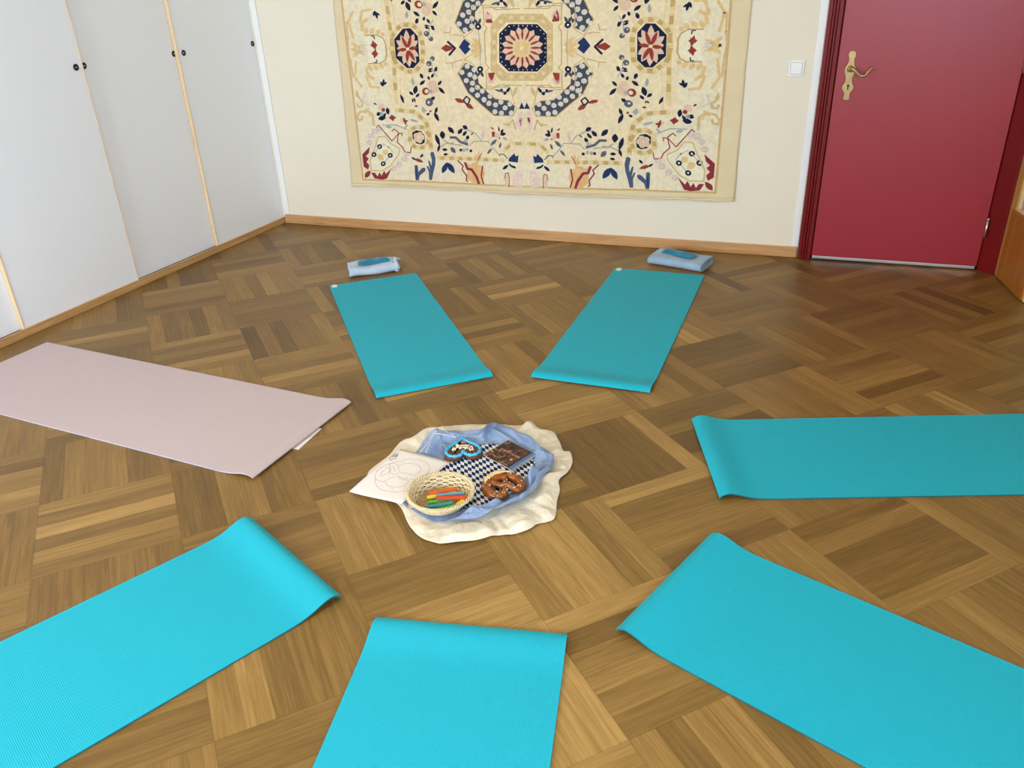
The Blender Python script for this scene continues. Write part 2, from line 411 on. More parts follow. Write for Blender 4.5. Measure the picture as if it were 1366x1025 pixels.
# ------------------------------------------------------------------ built-in wardrobe with sliding doors
def make_wardrobe():
    w = empty('wardrobe', (WX, WY, 0), math.radians(-90 - 2.396))
    # local +x runs along the front towards the viewer, local +y is into the room
    tag(w, 'long built-in wardrobe with plain white sliding doors along the left wall', 'wardrobe')
    Ln, Hh = 3.35, 2.5
    bm = bmesh.new()
    box(bm, 0.0, Ln, -0.60, -0.075, 0.035, 0.06); box(bm, 0.0, Ln, -0.60, -0.02, Hh, Hh + .04)
    box(bm, -0.012, 0.0, -0.60, -0.02, 0.0, Hh); box(bm, Ln, Ln + .02, -0.60, 0.0, 0.0, Hh + .04); box(bm, 0, Ln, -0.60, -0.585, 0.0, Hh)
    obj('carcass', bm, m_panel, w)
    obj('end_post', newbox(-0.016, 0.0165, -0.075, -0.004, 0.052, Hh, bev=.003), simple('cream_post_paint', lin(236, 228, 210), 0.45), w)
    bm = bmesh.new(); box(bm, 0.0, Ln, -0.09, 0.0, 0.0, 0.030, bev=.003); box(bm, 0.0, Ln, -0.0105, 0.0, 0.030, 0.042, bev=.002)
    obj('plinth_rail', bm, m_oak_y, w)
    obj('track_groove', newbox(0.0, Ln, -0.075, -0.0105, 0.030, 0.0325), m_dark, w)
    spans = [(0.018, 0.714, 0, (.042, .671)), (0.690, 1.42, 1, (.724, 1.367)), (1.398, 2.144, 0, (1.438, 2.102)), (2.12, 2.86, 1, (2.18, 2.81))]
    for i, (a, b, back, pulls) in enumerate(spans):
        y1 = -0.012 if not back else -0.036; y0 = y1 - 0.020
        d = obj('sliding_door', newbox(a, b, y0, y1, 0.034, Hh, bev=.0012, seg=1), m_panel, w)
        if not back:
            obj('edge_strip', newbox(a - 0.003, a, y0 - .001, y1 + .003, 0.034, Hh, bev=.001), m_edge, d) if i else None  # far strip draws the door edge together with the shaded gap beside it
            obj('edge_strip', newbox(b, b + 0.006, y0 - .001, y1 + .003, 0.034, Hh, bev=.001), m_edge, d)
        for px in pulls:
            bm = bmesh.new()
            Mx = Matrix.Translation((px, y1, 1.187)) @ Matrix.Rotation(math.radians(-90), 4, 'X')
            lathe(bm, [(0.0165, -0.001), (0.0165, 0.0022), (0.0145, 0.003), (0.0125, 0.0018), (0.0120, 0.0004), (0.004, 0.0002)], 20, Mx)
            obj('finger_pull', bm, m_bronze, d, True)
            bm = bmesh.new()
            Mx = Matrix.Translation((px, y1, 1.187)) @ Matrix.Rotation(math.radians(-90), 4, 'X')
            box(bm, -0.006, 0.006, -0.0022, 0.0022, 0.0004, 0.0026, bev=.0008, rot=Mx)
            obj('pull_slot', bm, m_steel, d)
make_wardrobe()

# ------------------------------------------------------------------ red door
def make_red_door():
    d = struct(empty('door_1', (0.45, YB, 0)), 'red painted door with ornate brass handle in a dark red frame')
    x0 = -0.45
    # frame: stepped mouldings left, top, and right lining
    bm = bmesh.new()
    H = 2.12
    def v(a, b, y, z0=0.0, z1=H, bev=.004): box(bm, a + x0, b + x0, -y, -0.0006, z0, z1, bev=bev)
    v(-0.006, 0.016, 0.030); v(0.016, 0.028, 0.040); v(0.028, 0.044, 0.026); v(0.044, 0.066, 0.036)
    prism(bm, [(0.919 + x0, -0.0006), (0.919 + x0, -0.016), (0.982 + x0, -0.078), (0.996 + x0, -0.078), (0.996 + x0, -0.0006)], 0.0, H)
    box(bm, -0.006 + x0, 0.995 + x0, -0.036, -0.0006, 2.062, H, bev=.004)
    obj('frame', bm, m_redframe, d)
    lf = obj('leaf', newbox(0.070 + x0, 0.9145 + x0, -0.024, -0.001, 0.022, 2.06, bev=.003), m_red, d)
    bm = bmesh.new(); box(bm, 0.066 + x0, 0.0705 + x0, -0.003, -0.0006, 0.01, 2.06); box(bm, 0.9145 + x0, 0.919 + x0, -0.003, -0.0006, 0.01, 2.06); box(bm, 0.066 + x0, 0.919 + x0, -0.003, -0.0006, 0.0, 0.03)
    obj('door_gap', bm, m_dark, d)
    obj('bottom_seal', newbox(0.074 + x0, 0.905 + x0, -0.030, -0.0240, 0.008, 0.024, bev=.002), m_steel, lf)
    # ornate brass plate (outline in xz)
    hx, hz = 0.1365, 1.0
    prof = [(0.113, 0.004), (0.110, 0.014), (0.100, 0.0185), (0.086, 0.0195), (0.074, 0.015), (0.058, 0.0145), (0.044, 0.019), (0.030, 0.0255), (0.014, 0.0275), (0.0, 0.024), (-0.014, 0.0185), (-0.030, 0.0165), (-0.044, 0.0195), (-0.056, 0.0265), (-0.068, 0.0285), (-0.080, 0.0245), (-0.090, 0.0165), (-0.104, 0.0145), (-0.118, 0.0165), (-0.126, 0.0135), (-0.129, 0.004)]
    sm = catmull([(w, z, 0) for z, w in prof], 3, False)
    out = [(p.x, p.y) for p in sm] + [(-p.x, p.y) for p in reversed(sm)]
    bm = bmesh.new(); prism(bm, out, 0.0, 0.007, bev=.0035)
    bmesh.ops.transform(bm, matrix=Matrix.Translation((hx + x0, -0.0235, hz)) @ Matrix.Rotation(math.radians(90), 4, 'X'), verts=bm.verts)
    pl = obj('handle_plate', bm, m_brass, lf)
    bm = bmesh.new()
    yk = -0.0308
    lathe(bm, [(0.0055, 0), (0.0055, .0012)], 14, Matrix.Translation((hx + x0, yk, hz - 0.056)) @ Matrix.Rotation(math.radians(90), 4, 'X'))
    box(bm, hx + x0 - .0026, hx + x0 + .0026, yk - .0012, yk, hz - .076, hz - .056)
    obj('keyhole', bm, m_dark, pl)
    # lever: neck, dipping S curve, curled tip
    bm = bmesh.new()
    lathe(bm, [(0.0165, 0.0), (0.0165, 0.006), (0.013, 0.010), (0.010, 0.012)], 18, Matrix.Translation((hx + x0, yk, hz + 0.026)) @ Matrix.Rotation(math.radians(90), 4, 'X'))
    P = [(0.0, -0.0, 0.026), (0.0, -0.03, 0.027), (0.008, -0.046, 0.030), (0.024, -0.050, 0.020), (0.040, -0.050, 0.004), (0.058, -0.050, -0.004), (0.075, -0.050, 0.002), (0.084, -0.049, 0.018), (0.094, -0.047, 0.029), (0.099, -0.046, 0.030)]
    sm = catmull(P, 5, False); n = len(sm)
    rad = [0.0075 + 0.0015 * math.sin(i / (n - 1) * math.pi * 2) - 0.002 * i / n for i in range(n)]
    tube(bm, [(p.x + hx + x0, p.y - 0.0235, p.z + hz) for p in sm], rad, 10)
    lathe(bm, [(0.002, -.008), (0.0072, -.004), (0.0082, 0), (0.0072, .004), (0.002, .008)], 12, Matrix.Translation((hx + x0 + .1, yk - .040, hz + 0.031)))
    obj('lever', bm, m_brass, lf, True)
    for hz_ in (0.232, 1.05, 1.85):
        bm = bmesh.new(); px = 0.9165 + x0; yh = -0.034
        tube(bm, [(px, yh, hz_ - 0.045), (px, yh, hz_ + 0.045)], 0.0062, 10)
        lathe(bm, [(0.002, .045), (0.0075, .047), (0.006, .055), (0.0015, .060)], 10, Matrix.Translation((px, yh, hz_)))
        box(bm, px - .003, px + .003, yh, -0.022, hz_ - .040, hz_ + .040)
        obj('hinge', bm, m_steel, d)
make_red_door()

# ------------------------------------------------------------------ open wooden door leaf at the right edge
def make_wood_door():
    ax, ay, bx, by = 0.994, 4.690, 1.056, 4.285
    L = math.hypot(bx - ax, by - ay)
    d = struct(empty('door_2', (ax, ay, 0.006), math.atan2(by - ay, bx - ax)), 'honey-brown wooden door leaf with glazing standing open at the right edge')
    # local x along the leaf, local -y faces the room
    H, t = 2.05, 0.038
    bm = bmesh.new()
    box(bm, 0, 0.075, 0, t, 0, H, bev=.004); box(bm, L - 0.075, L, 0, t, 0, H, bev=.004)
    box(bm, 0.07, L - 0.07, 0.001, t - .001, H - .1, H, bev=.003)
    obj('stiles', bm, m_yellowwood, d)
    bm = bmesh.new(); box(bm, 0.035, L - 0.012, -0.006, t + .004, 0.0, 0.36, bev=.005); obj('kick_panel', bm, m_brownwood, d)
    bm = bmesh.new()
    for a, b, z0, z1 in ((0.075, 0.090, 0.36, H - .1), (L - .09, L - .075, .36, H - .1), (0.075, L - .075, .36, .375), (0.075, L - .075, .78, .80), (0.075, L - .075, 1.2, 1.22)):
        box(bm, a, b, 0.004, t - .004, z0, z1, bev=.003)
    obj('glazing_bead', bm, m_edge, d)
    M = NT('door_glass'); M.set(Base_Color=(0.95, 0.95, 0.95, 1), Roughness=0.25, Transmission_Weight=0.85, IOR=1.3)
    obj('glass_pane', newbox(0.08, L - .08, t / 2 - .003, t / 2 + .003, .365, H - .105), M.m, d)
    obj('edge_lipping', newbox(L, L + .004, 0.001, t - .001, 0, H, bev=.001), m_edge, d)
make_wood_door()

# ------------------------------------------------------------------ light switch
def make_switch():
    s = tag(empty('light_switch', (-0.129, YB, 1.027)), 'square white light switch on the cream wall left of the red door', 'light switch')
    obj('cover_frame', newbox(-.041, .041, -.009, -.0004, -.041, .041, bev=.005, seg=3), m_plastic, s)
    bm = newbox(-.0305, .0305, -.0092, -.0086, -.0305, .0305)
    obj('shadow_gap', bm, simple('grey_switch_gap', lin(150, 146, 136), .8), s)
    obj('rocker', newbox(-.029, .029, -.0125, -.006, -.029, .029, bev=.003, seg=3), m_plastic, s)
make_switch()

# ------------------------------------------------------------------ wall hanging
TAP = {
'l,1,1': '-778 121 -692 119 -689 147 -775 149;-714 128 -657 75 -632 95 -688 147;-666 92 -655 8 -621 13 -633 97;-655 22 -670 -85 -636 -86 -621 21;-659 -66 -724 -123 -701 -142 -636 -85;-699 -114 -774 -113 -778 -143 -702 -143;-752 -120 -831 -64 -855 -87 -776 -143;-819 -81 -836 8 -871 2 -854 -88;-836 -7 -822 78 -856 80 -871 -5;-830 62 -796 103 -824 117 -858 76;-809 91 -754 128 -775 149 -830 112;-604 -655 -337 -656 -335 -630 -600 -629;-364 -653 -137 -658 -134 -635 -361 -630;-140 -605 -82 -548 -100 -533 -158 -589;-100 -556 -8 -554 -8 -530 -99 -532;-775 -493 -730 -460 -749 -440 -794 -473;-753 -467 -680 -468 -676 -441 -748 -440;-701 -459 -661 -507 -635 -490 -675 -442;-667 -489 -673 -557 -642 -556 -635 -488;-662 -537 -712 -577 -692 -597 -642 -557;-688 -570 -761 -566 -766 -594 -694 -598;-740 -575 -777 -533 -803 -551 -767 -594;-771 -551 -763 -473 -795 -474 -803 -552',
't,2,1': '-756 123 -725 123 -723 145 -753 145;-705 124 -685 105 -665 121 -684 139;-668 91 -659 68 -634 76 -642 99;-656 45 -653 19 -626 24 -630 49;-655 -4 -659 -29 -632 -31 -628 -5;-662 -55 -668 -80 -641 -83 -636 -57;-686 -93 -709 -113 -690 -129 -667 -109;-727 -116 -758 -116 -761 -140 -729 -140;-775 -107 -798 -91 -818 -109 -795 -126;-818 -79 -828 -56 -854 -65 -844 -88;-832 -32 -837 -7 -865 -12 -860 -38;-836 16 -832 42 -859 43 -863 17;-829 63 -814 86 -838 96 -853 73;-797 103 -772 119 -788 136 -813 120;-582 -653 -550 -653 -548 -632 -579 -632;-519 -653 -488 -653 -486 -632 -517 -632;-457 -653 -427 -653 -424 -632 -455 -632;-396 -653 -365 -653 -363 -633 -394 -632;-343 -651 -312 -652 -310 -634 -341 -633;-281 -653 -250 -653 -248 -635 -279 -634;-219 -654 -188 -655 -186 -636 -217 -636;-124 -586 -96 -559 -110 -546 -138 -573;-67 -553 -28 -552 -27 -533 -67 -534;-760 -478 -734 -462 -747 -445 -773 -461;-713 -465 -685 -470 -677 -448 -705 -443;-675 -485 -664 -508 -641 -498 -652 -475;-667 -529 -676 -554 -651 -558 -643 -533;-690 -565 -719 -571 -716 -593 -687 -587;-740 -571 -762 -556 -779 -574 -757 -590;-773 -543 -771 -515 -796 -515 -799 -543',
'n,3,1': '-829 56 -765 114 -713 116 -667 71 -670 -70 -715 -109 -760 -109 -830 -51;-482 36 -432 -5 -422 4 -472 44;-432 7 -477 -34 -467 -42 -422 -1;-375 -310 -391 -288 -399 -293 -383 -315;-392 -296 -369 -272 -376 -267 -399 -290;-378 -273 -353 -291 -347 -285 -372 -267;-355 -284 -370 -313 -362 -316 -346 -287;-363 -309 -381 -306 -383 -315 -365 -317;-167 -477 -165 -467 -165 -458 -170 -447 -174 -440 -176 -448 -177 -460 -173 -469;-166 -490 -155 -497 -144 -498 -132 -492 -125 -485 -134 -479 -146 -477 -156 -481;-161 -484 -150 -480 -144 -474 -141 -465 -141 -457 -149 -460 -158 -466 -161 -474;-413 -441 -410 -454 -403 -461 -389 -463 -378 -460 -380 -450 -387 -440 -398 -438;-448 -492 -432 -490 -421 -484 -415 -471 -414 -459 -427 -461 -441 -468 -447 -478;-416 -504 -402 -501 -393 -494 -387 -482 -386 -472 -397 -475 -409 -482 -415 -492;-391 -526 -379 -523 -372 -517 -371 -506 -374 -498 -384 -501 -393 -508 -395 -516;-359 -499 -353 -496 -347 -492 -344 -486 -342 -480 -348 -483 -354 -487 -358 -493;-424 -593 -430 -598 -438 -599 -444 -595 -444 -588 -439 -582 -430 -581 -425 -585;-356 -595 -361 -601 -369 -602 -375 -597 -375 -590 -370 -585 -362 -584 -356 -588;-513 -450 -512 -467 -505 -479 -488 -487 -472 -489 -474 -475 -481 -460 -494 -452;-556 -474 -570 -489 -574 -503 -565 -517 -553 -526 -542 -514 -535 -498 -541 -485;-604 -493 -608 -516 -605 -536 -592 -557 -579 -570 -576 -552 -578 -527 -588 -509;-578 -559 -590 -569 -597 -580 -599 -596 -597 -607 -588 -598 -578 -585 -576 -572;-564 -591 -555 -598 -546 -600 -534 -596 -526 -590 -533 -584 -544 -581 -554 -583;-559 -622 -550 -627 -541 -628 -531 -623 -525 -617 -532 -613 -543 -611 -551 -614;-156 -702 -141 -700 -129 -694 -119 -682 -115 -671 -127 -673 -142 -679 -151 -689;-116 -663 -108 -677 -96 -686 -78 -692 -64 -692 -71 -681 -84 -669 -98 -664;-786 -642 -781 -651 -773 -658 -761 -662 -752 -663 -756 -656 -764 -647 -774 -643;-723 -645 -712 -642 -704 -637 -700 -628 -700 -620 -708 -622 -718 -628 -722 -635;-986 -583 -999 -594 -1016 -593 -1024 -581 -1017 -567 -1001 -562 -987 -569;-1033 -635 -1046 -646 -1063 -645 -1071 -633 -1064 -619 -1048 -613 -1034 -620;-916 -638 -929 -649 -945 -648 -953 -636 -947 -622 -930 -617 -917 -623;-973 -692 -985 -703 -1002 -703 -1010 -691 -1003 -677 -987 -671 -973 -678;-765 -489 -737 -474 -701 -478 -676 -511 -684 -550 -709 -562 -745 -555 -765 -529;-1015 -307 -1013 -314 -1008 -318 -1000 -320 -993 -321 -996 -316 -1001 -310 -1007 -308;-925 -335 -934 -348 -937 -360 -930 -372 -921 -380 -913 -370 -909 -355 -913 -345;-1005 -381 -993 -387 -983 -387 -975 -379 -970 -369 -980 -365 -992 -363 -999 -369;-996 -405 -981 -414 -966 -416 -949 -407 -939 -396 -951 -389 -968 -386 -982 -392;-963 -403 -950 -397 -941 -389 -936 -376 -935 -366 -945 -371 -957 -381 -962 -391',
'p,4,1': '-743 0 -726 28 -720 55 -729 87 -742 108 -756 85 -766 53 -760 26;-743 0 -750 24 -764 40 -793 49 -817 50 -811 31 -796 10 -773 1;-743 0 -771 2 -792 -4 -811 -22 -819 -39 -797 -41 -770 -36 -754 -22;-743 0 -769 -17 -784 -37 -787 -65 -781 -86 -760 -72 -740 -48 -736 -25;-743 0 -760 -27 -766 -53 -757 -83 -742 -103 -729 -81 -720 -50 -726 -24;-743 0 -747 -27 -740 -50 -717 -70 -695 -80 -692 -58 -699 -30 -716 -13;-743 0 -737 -23 -723 -37 -696 -43 -674 -42 -679 -24 -694 -6 -715 1;-743 0 -715 1 -694 9 -677 29 -671 47 -693 46 -720 38 -735 23;-743 0 -715 15 -697 35 -689 63 -691 85 -713 73 -737 50 -745 27;-743 0 -737 26 -742 48 -763 68 -784 79 -788 58 -785 31 -770 13;-743 0 -759 15 -776 22 -800 16 -817 5 -805 -7 -784 -17 -765 -13;-680 -523 -690 -533 -705 -534 -716 -526 -716 -513 -706 -503 -691 -501 -680 -510;-698 -542 -708 -553 -723 -554 -734 -546 -734 -533 -724 -523 -709 -521 -698 -529;-723 -536 -734 -546 -749 -548 -759 -539 -759 -526 -749 -516 -734 -514 -723 -523;-721 -512 -731 -522 -746 -523 -757 -515 -757 -502 -746 -492 -731 -490 -721 -499;-694 -504 -705 -514 -720 -515 -730 -507 -730 -494 -720 -484 -705 -483 -694 -491',
'r,5,1': '-743 0 -726 18 -715 37 -711 62 -711 79 -725 65 -739 42 -744 22;-743 0 -725 -6 -707 -6 -686 1 -673 9 -688 13 -709 15 -726 10;-743 0 -741 -22 -733 -41 -715 -60 -700 -71 -702 -54 -710 -30 -724 -14;-743 0 -756 -19 -762 -38 -761 -62 -756 -77 -746 -62 -737 -39 -737 -20;-743 0 -761 6 -779 7 -800 1 -814 -7 -800 -12 -778 -14 -761 -10;-743 0 -743 22 -749 41 -764 62 -778 74 -778 57 -773 33 -761 15',
'c,6,1': '-733 -3 -739 -9 -748 -9 -754 -4 -754 3 -748 8 -739 9 -733 4',
'r,3,1': '-521 2 -487 23 -443 8 -444 -4 -490 -19;-455 -286 -441 -299 -424 -306 -401 -307 -384 -304 -396 -294 -415 -284 -434 -282;-383 -310 -378 -326 -367 -337 -348 -342 -332 -342 -336 -329 -348 -315 -363 -309;-219 -475 -199 -473 -198 -504 -218 -506;-164 -513 -167 -516 -171 -517 -174 -514 -175 -510 -172 -507 -167 -507 -164 -509;-141 -758 -134 -725 -139 -725 -146 -758;-137 -729 -116 -723 -118 -718 -139 -724;-121 -720 -114 -754 -108 -753 -116 -719;-114 -751 -117 -807 -111 -807 -109 -751;-765 -653 -753 -666 -739 -673 -718 -675 -703 -673 -712 -663 -728 -653 -745 -650;-936 -583 -940 -587 -945 -587 -948 -585 -948 -580 -945 -577 -939 -576 -936 -579;-1012 -462 -993 -445 -998 -442 -1016 -458;-1000 -445 -957 -495 -952 -492 -995 -442;-959 -494 -914 -546 -908 -542 -953 -490;-910 -545 -863 -500 -867 -496 -915 -542;-867 -502 -835 -494 -836 -489 -868 -496;-840 -491 -842 -512 -836 -512 -833 -491;-905 -484 -887 -468 -892 -464 -910 -481;-894 -468 -862 -494 -857 -489 -889 -464;-863 -489 -880 -549 -873 -550 -857 -490;-880 -550 -844 -584 -839 -579 -875 -546;-846 -581 -829 -616 -823 -613 -839 -578;-828 -616 -788 -617 -787 -611 -828 -611;-786 -615 -777 -578 -784 -578 -792 -615;-920 -398 -908 -409 -896 -412 -880 -406 -868 -398 -878 -390 -893 -384 -906 -388;-899 -378 -907 -391 -908 -402 -900 -413 -890 -420 -883 -409 -880 -395 -886 -386;-819 -394 -821 -409 -819 -422 -811 -436 -802 -444 -800 -432 -801 -416 -808 -404;-822 -421 -812 -425 -803 -426 -792 -422 -785 -416 -792 -413 -803 -411 -813 -414',
'b,3,1': '-404 7 -367 52 -329 25 -344 10 -329 -5 -366 -35;-115 -651 -111 -632 -75 -600 -67 -619 -47 -612 -54 -657 -86 -653;-754 -781 -752 -710 -761 -711 -763 -782;-575 -740 -552 -727 -537 -711 -532 -687 -534 -669 -552 -679 -571 -698 -577 -718;-536 -669 -536 -694 -528 -714 -506 -730 -486 -737 -485 -717 -494 -692 -510 -678',
't,3,1': '-497 87 -456 84 -455 88 -496 92;-454 85 -444 119 -449 120 -460 86;-459 69 -420 74 -421 79 -459 73;-424 74 -380 68 -378 72 -422 79;-497 -83 -455 -83 -454 -78 -496 -78;-456 -83 -424 -74 -426 -69 -457 -79;-427 -74 -381 -65 -382 -60 -428 -69;-458 -80 -453 -110 -447 -109 -453 -79;-142 -430 -102 -439 -100 -432 -140 -423;-101 -438 -75 -402 -81 -399 -107 -435;-83 -401 -63 -462 -56 -460 -76 -399',
't,2,3': '-1026 -85 -941 -86 -940 -78 -1025 -77;-942 -86 -901 -65 -906 -59 -946 -79;-902 -66 -885 -31 -894 -29 -911 -63;-885 -33 -887 2 -897 1 -895 -34;-858 -24 -859 -66 -836 -65 -835 -22;-861 -109 -863 -152 -840 -151 -838 -108;-865 -196 -866 -240 -843 -239 -841 -195;-847 -364 -811 -367 -806 -345 -842 -342;-774 -369 -738 -372 -733 -351 -769 -348;-719 -390 -694 -411 -676 -395 -701 -374;-673 -427 -666 -458 -641 -452 -648 -421;-659 -488 -657 -519 -632 -515 -634 -484;-656 -551 -654 -584 -629 -580 -630 -548;-367 -57 -423 -140 -418 -142 -363 -59;-423 -141 -363 -254 -358 -252 -418 -138;-363 -253 -290 -310 -286 -306 -359 -249;-292 -308 -198 -383 -194 -379 -288 -305;-198 -383 -71 -381 -71 -376 -198 -378;-70 -380 -44 -331 -49 -329 -75 -378;-315 -92 -321 -196 -315 -196 -308 -92;-322 -195 -300 -230 -295 -227 -316 -193;-300 -231 -199 -230 -199 -225 -299 -225;-200 -230 -154 -205 -157 -200 -203 -226;-158 -206 -11 -209 -11 -204 -158 -201;-243 -136 -214 -109 -219 -106 -247 -133;-214 -107 -234 -84 -239 -87 -219 -111;-232 -88 -234 1 -240 1 -239 -88;-237 -133 -243 -227 -236 -227 -231 -133;-240 -218 -87 -218 -87 -214 -240 -213;-91 -216 -64 -313 -59 -312 -86 -214;-239 -245 -185 -288 -181 -284 -235 -242;-185 -287 -102 -294 -102 -289 -185 -283;-106 -293 -55 -330 -52 -326 -102 -289;-310 -92 -373 -57 -375 -60 -312 -95;-373 -61 -306 -27 -308 -24 -375 -58',
'w,2,3': '-1026 -78 -942 -77 -905 -57 -894 0 -1016 1',
'r,3,3': '-996 -24 -985 -33 -973 -36 -957 -32 -946 -25 -955 -17 -970 -13 -983 -15;-964 4 -977 -10 -983 -24 -982 -41 -977 -53 -967 -42 -958 -25 -958 -11;-987 -12 -984 -23 -978 -31 -966 -38 -956 -40 -958 -32 -965 -21 -974 -15;-224 -137 -183 -134 -189 -161 -211 -196 -221 -171;-182 -144 -185 -147 -191 -148 -195 -145 -195 -140 -191 -136 -186 -136 -182 -139',
'n,3,3': '-966 -58 -968 -76 -961 -76 -959 -58;-963 -72 -985 -74 -985 -79 -963 -78;-941 -217 -938 -207 -939 -199 -946 -190 -953 -186 -956 -194 -955 -204 -950 -211;-938 -217 -928 -206 -923 -194 -924 -180 -928 -170 -936 -179 -943 -193 -943 -205;-939 -207 -928 -207 -919 -204 -911 -196 -907 -190 -916 -190 -927 -193 -934 -199;-825 -262 -826 -277 -823 -290 -813 -304 -803 -312 -802 -300 -805 -283 -813 -272;-726 -262 -709 -251 -700 -239 -700 -222 -706 -210 -720 -218 -732 -232 -733 -246;-762 -246 -760 -257 -754 -264 -742 -267 -732 -267 -734 -259 -740 -250 -750 -246;-719 -279 -707 -278 -698 -274 -692 -264 -690 -256 -699 -257 -711 -262 -717 -269;-747 -306 -740 -303 -735 -298 -734 -291 -734 -285 -740 -288 -746 -293 -748 -299;-725 -306 -722 -299 -722 -293 -726 -287 -730 -283 -732 -288 -733 -296 -730 -301;-733 -328 -727 -332 -720 -333 -713 -330 -708 -326 -713 -323 -720 -322 -727 -324;-576 -130 -565 -126 -557 -119 -554 -109 -555 -101 -564 -104 -574 -112 -577 -120;-622 -130 -612 -133 -604 -133 -593 -130 -587 -126 -594 -123 -605 -122 -613 -125;-255 -122 -265 -133 -282 -134 -293 -125 -294 -111 -283 -101 -267 -99 -255 -108;-134 -235 -139 -240 -146 -240 -151 -236 -151 -230 -147 -225 -140 -225 -134 -229;-111 -253 -117 -259 -126 -260 -132 -255 -133 -247 -127 -241 -118 -240 -112 -245;-114 -247 -102 -244 -93 -237 -88 -226 -87 -217 -97 -220 -108 -227 -113 -236',
'l2,3,3': '-1027 -85 -1032 -100 -1029 -112 -1016 -122 -1002 -126 -998 -114 -1000 -98 -1010 -90;-989 -88 -992 -103 -988 -114 -973 -121 -959 -123 -957 -111 -960 -97 -971 -90;-946 -85 -950 -99 -946 -108 -933 -113 -919 -114 -917 -103 -920 -90 -930 -85;-915 -75 -919 -87 -917 -94 -906 -96 -894 -95 -891 -85 -892 -76 -900 -73;-1053 -106 -1042 -158 -1022 -153 -1033 -101;-1042 -158 -999 -181 -987 -166 -1030 -143;-1057 -152 -1033 -223 -1016 -217 -1041 -147;-1031 -224 -963 -231 -959 -217 -1027 -210;-1114 -65 -1136 -161 -1120 -162 -1099 -66;-1136 -160 -1094 -223 -1080 -216 -1122 -153;-1135 9 -1115 -10 -1091 -23 -1057 -30 -1032 -30 -1048 -16 -1075 1 -1103 7;-1127 -42 -1108 -41 -1093 -36 -1081 -23 -1075 -11 -1090 -12 -1109 -18 -1120 -28',
't2,3,3': '-1158 0 -1147 -71 -1136 -69 -1147 2;-1148 -67 -1145 -161 -1134 -160 -1137 -66;-44 -209 -60 -222 -70 -237 -73 -257 -71 -272 -59 -262 -46 -244 -42 -228',
'k2,3,3': '-1103 15 -1086 3 -1068 -2 -1044 1 -1027 7 -1040 16 -1061 24 -1081 22',
'l,1,3': '-861 2 -861 -50 -832 -48 -832 4;-861 -40 -865 -126 -836 -124 -832 -39;-864 -116 -869 -229 -840 -227 -835 -115;-869 -219 -872 -317 -842 -315 -839 -217;-873 -365 -732 -375 -726 -348 -866 -338;-751 -368 -668 -438 -645 -417 -728 -348;-677 -422 -659 -503 -629 -495 -646 -415;-661 -491 -657 -599 -625 -595 -630 -487',
'l,2,3': '-810 -103 -832 -338 -826 -338 -805 -103',
'g,3,3': '-727 -211 -720 -198 -719 -186 -725 -173 -733 -165 -738 -176 -741 -190 -736 -201;-593 -82 -592 -122 -585 -121 -587 -82;-592 -121 -562 -161 -557 -158 -586 -118;-270 1 -276 -101 -271 -101 -265 1;-134 -215 -122 -218 -111 -218 -97 -215 -88 -211 -97 -209 -111 -208 -123 -210',
'p,3,3': '-568 -215 -585 -231 -610 -233 -628 -220 -628 -199 -611 -183 -586 -181 -569 -194;-553 -236 -567 -250 -588 -252 -602 -241 -603 -223 -588 -210 -568 -208 -553 -219',
'p2,3,3': '-590 -254 -599 -263 -613 -264 -623 -256 -623 -245 -613 -236 -600 -234 -590 -242;-336 -149 -341 -152 -347 -151 -348 -146 -343 -142 -337 -143;-362 -182 -367 -185 -372 -184 -374 -178 -369 -175 -363 -176;-323 -197 -328 -200 -334 -199 -335 -193 -330 -190 -324 -191;-294 -266 -299 -269 -305 -268 -306 -262 -301 -259 -296 -260;-222 -310 -227 -314 -233 -312 -234 -307 -229 -303 -223 -305;-180 -319 -184 -323 -190 -321 -192 -316 -187 -312 -181 -313;-118 -335 -123 -339 -129 -338 -130 -332 -125 -328 -119 -330;-230 -147 -226 -195 -178 -161 -191 -195',
'r,4,3': '-621 -250 -635 -264 -656 -265 -671 -254 -671 -237 -657 -223 -636 -221 -621 -232;-618 -359 -622 -363 -628 -364 -633 -360 -633 -355 -628 -351 -622 -350 -618 -353',
'g,4,3': '-600 -246 -607 -253 -617 -254 -624 -249 -625 -240 -617 -233 -607 -232 -600 -238;-677 -331 -684 -344 -685 -354 -677 -365 -667 -371 -662 -361 -660 -348 -665 -339;-689 -355 -678 -359 -668 -360 -656 -357 -647 -352 -656 -349 -668 -347 -678 -350',
'c,5,3': '-626 -247 -634 -254 -645 -255 -653 -249 -653 -240 -645 -232 -634 -231 -627 -237',
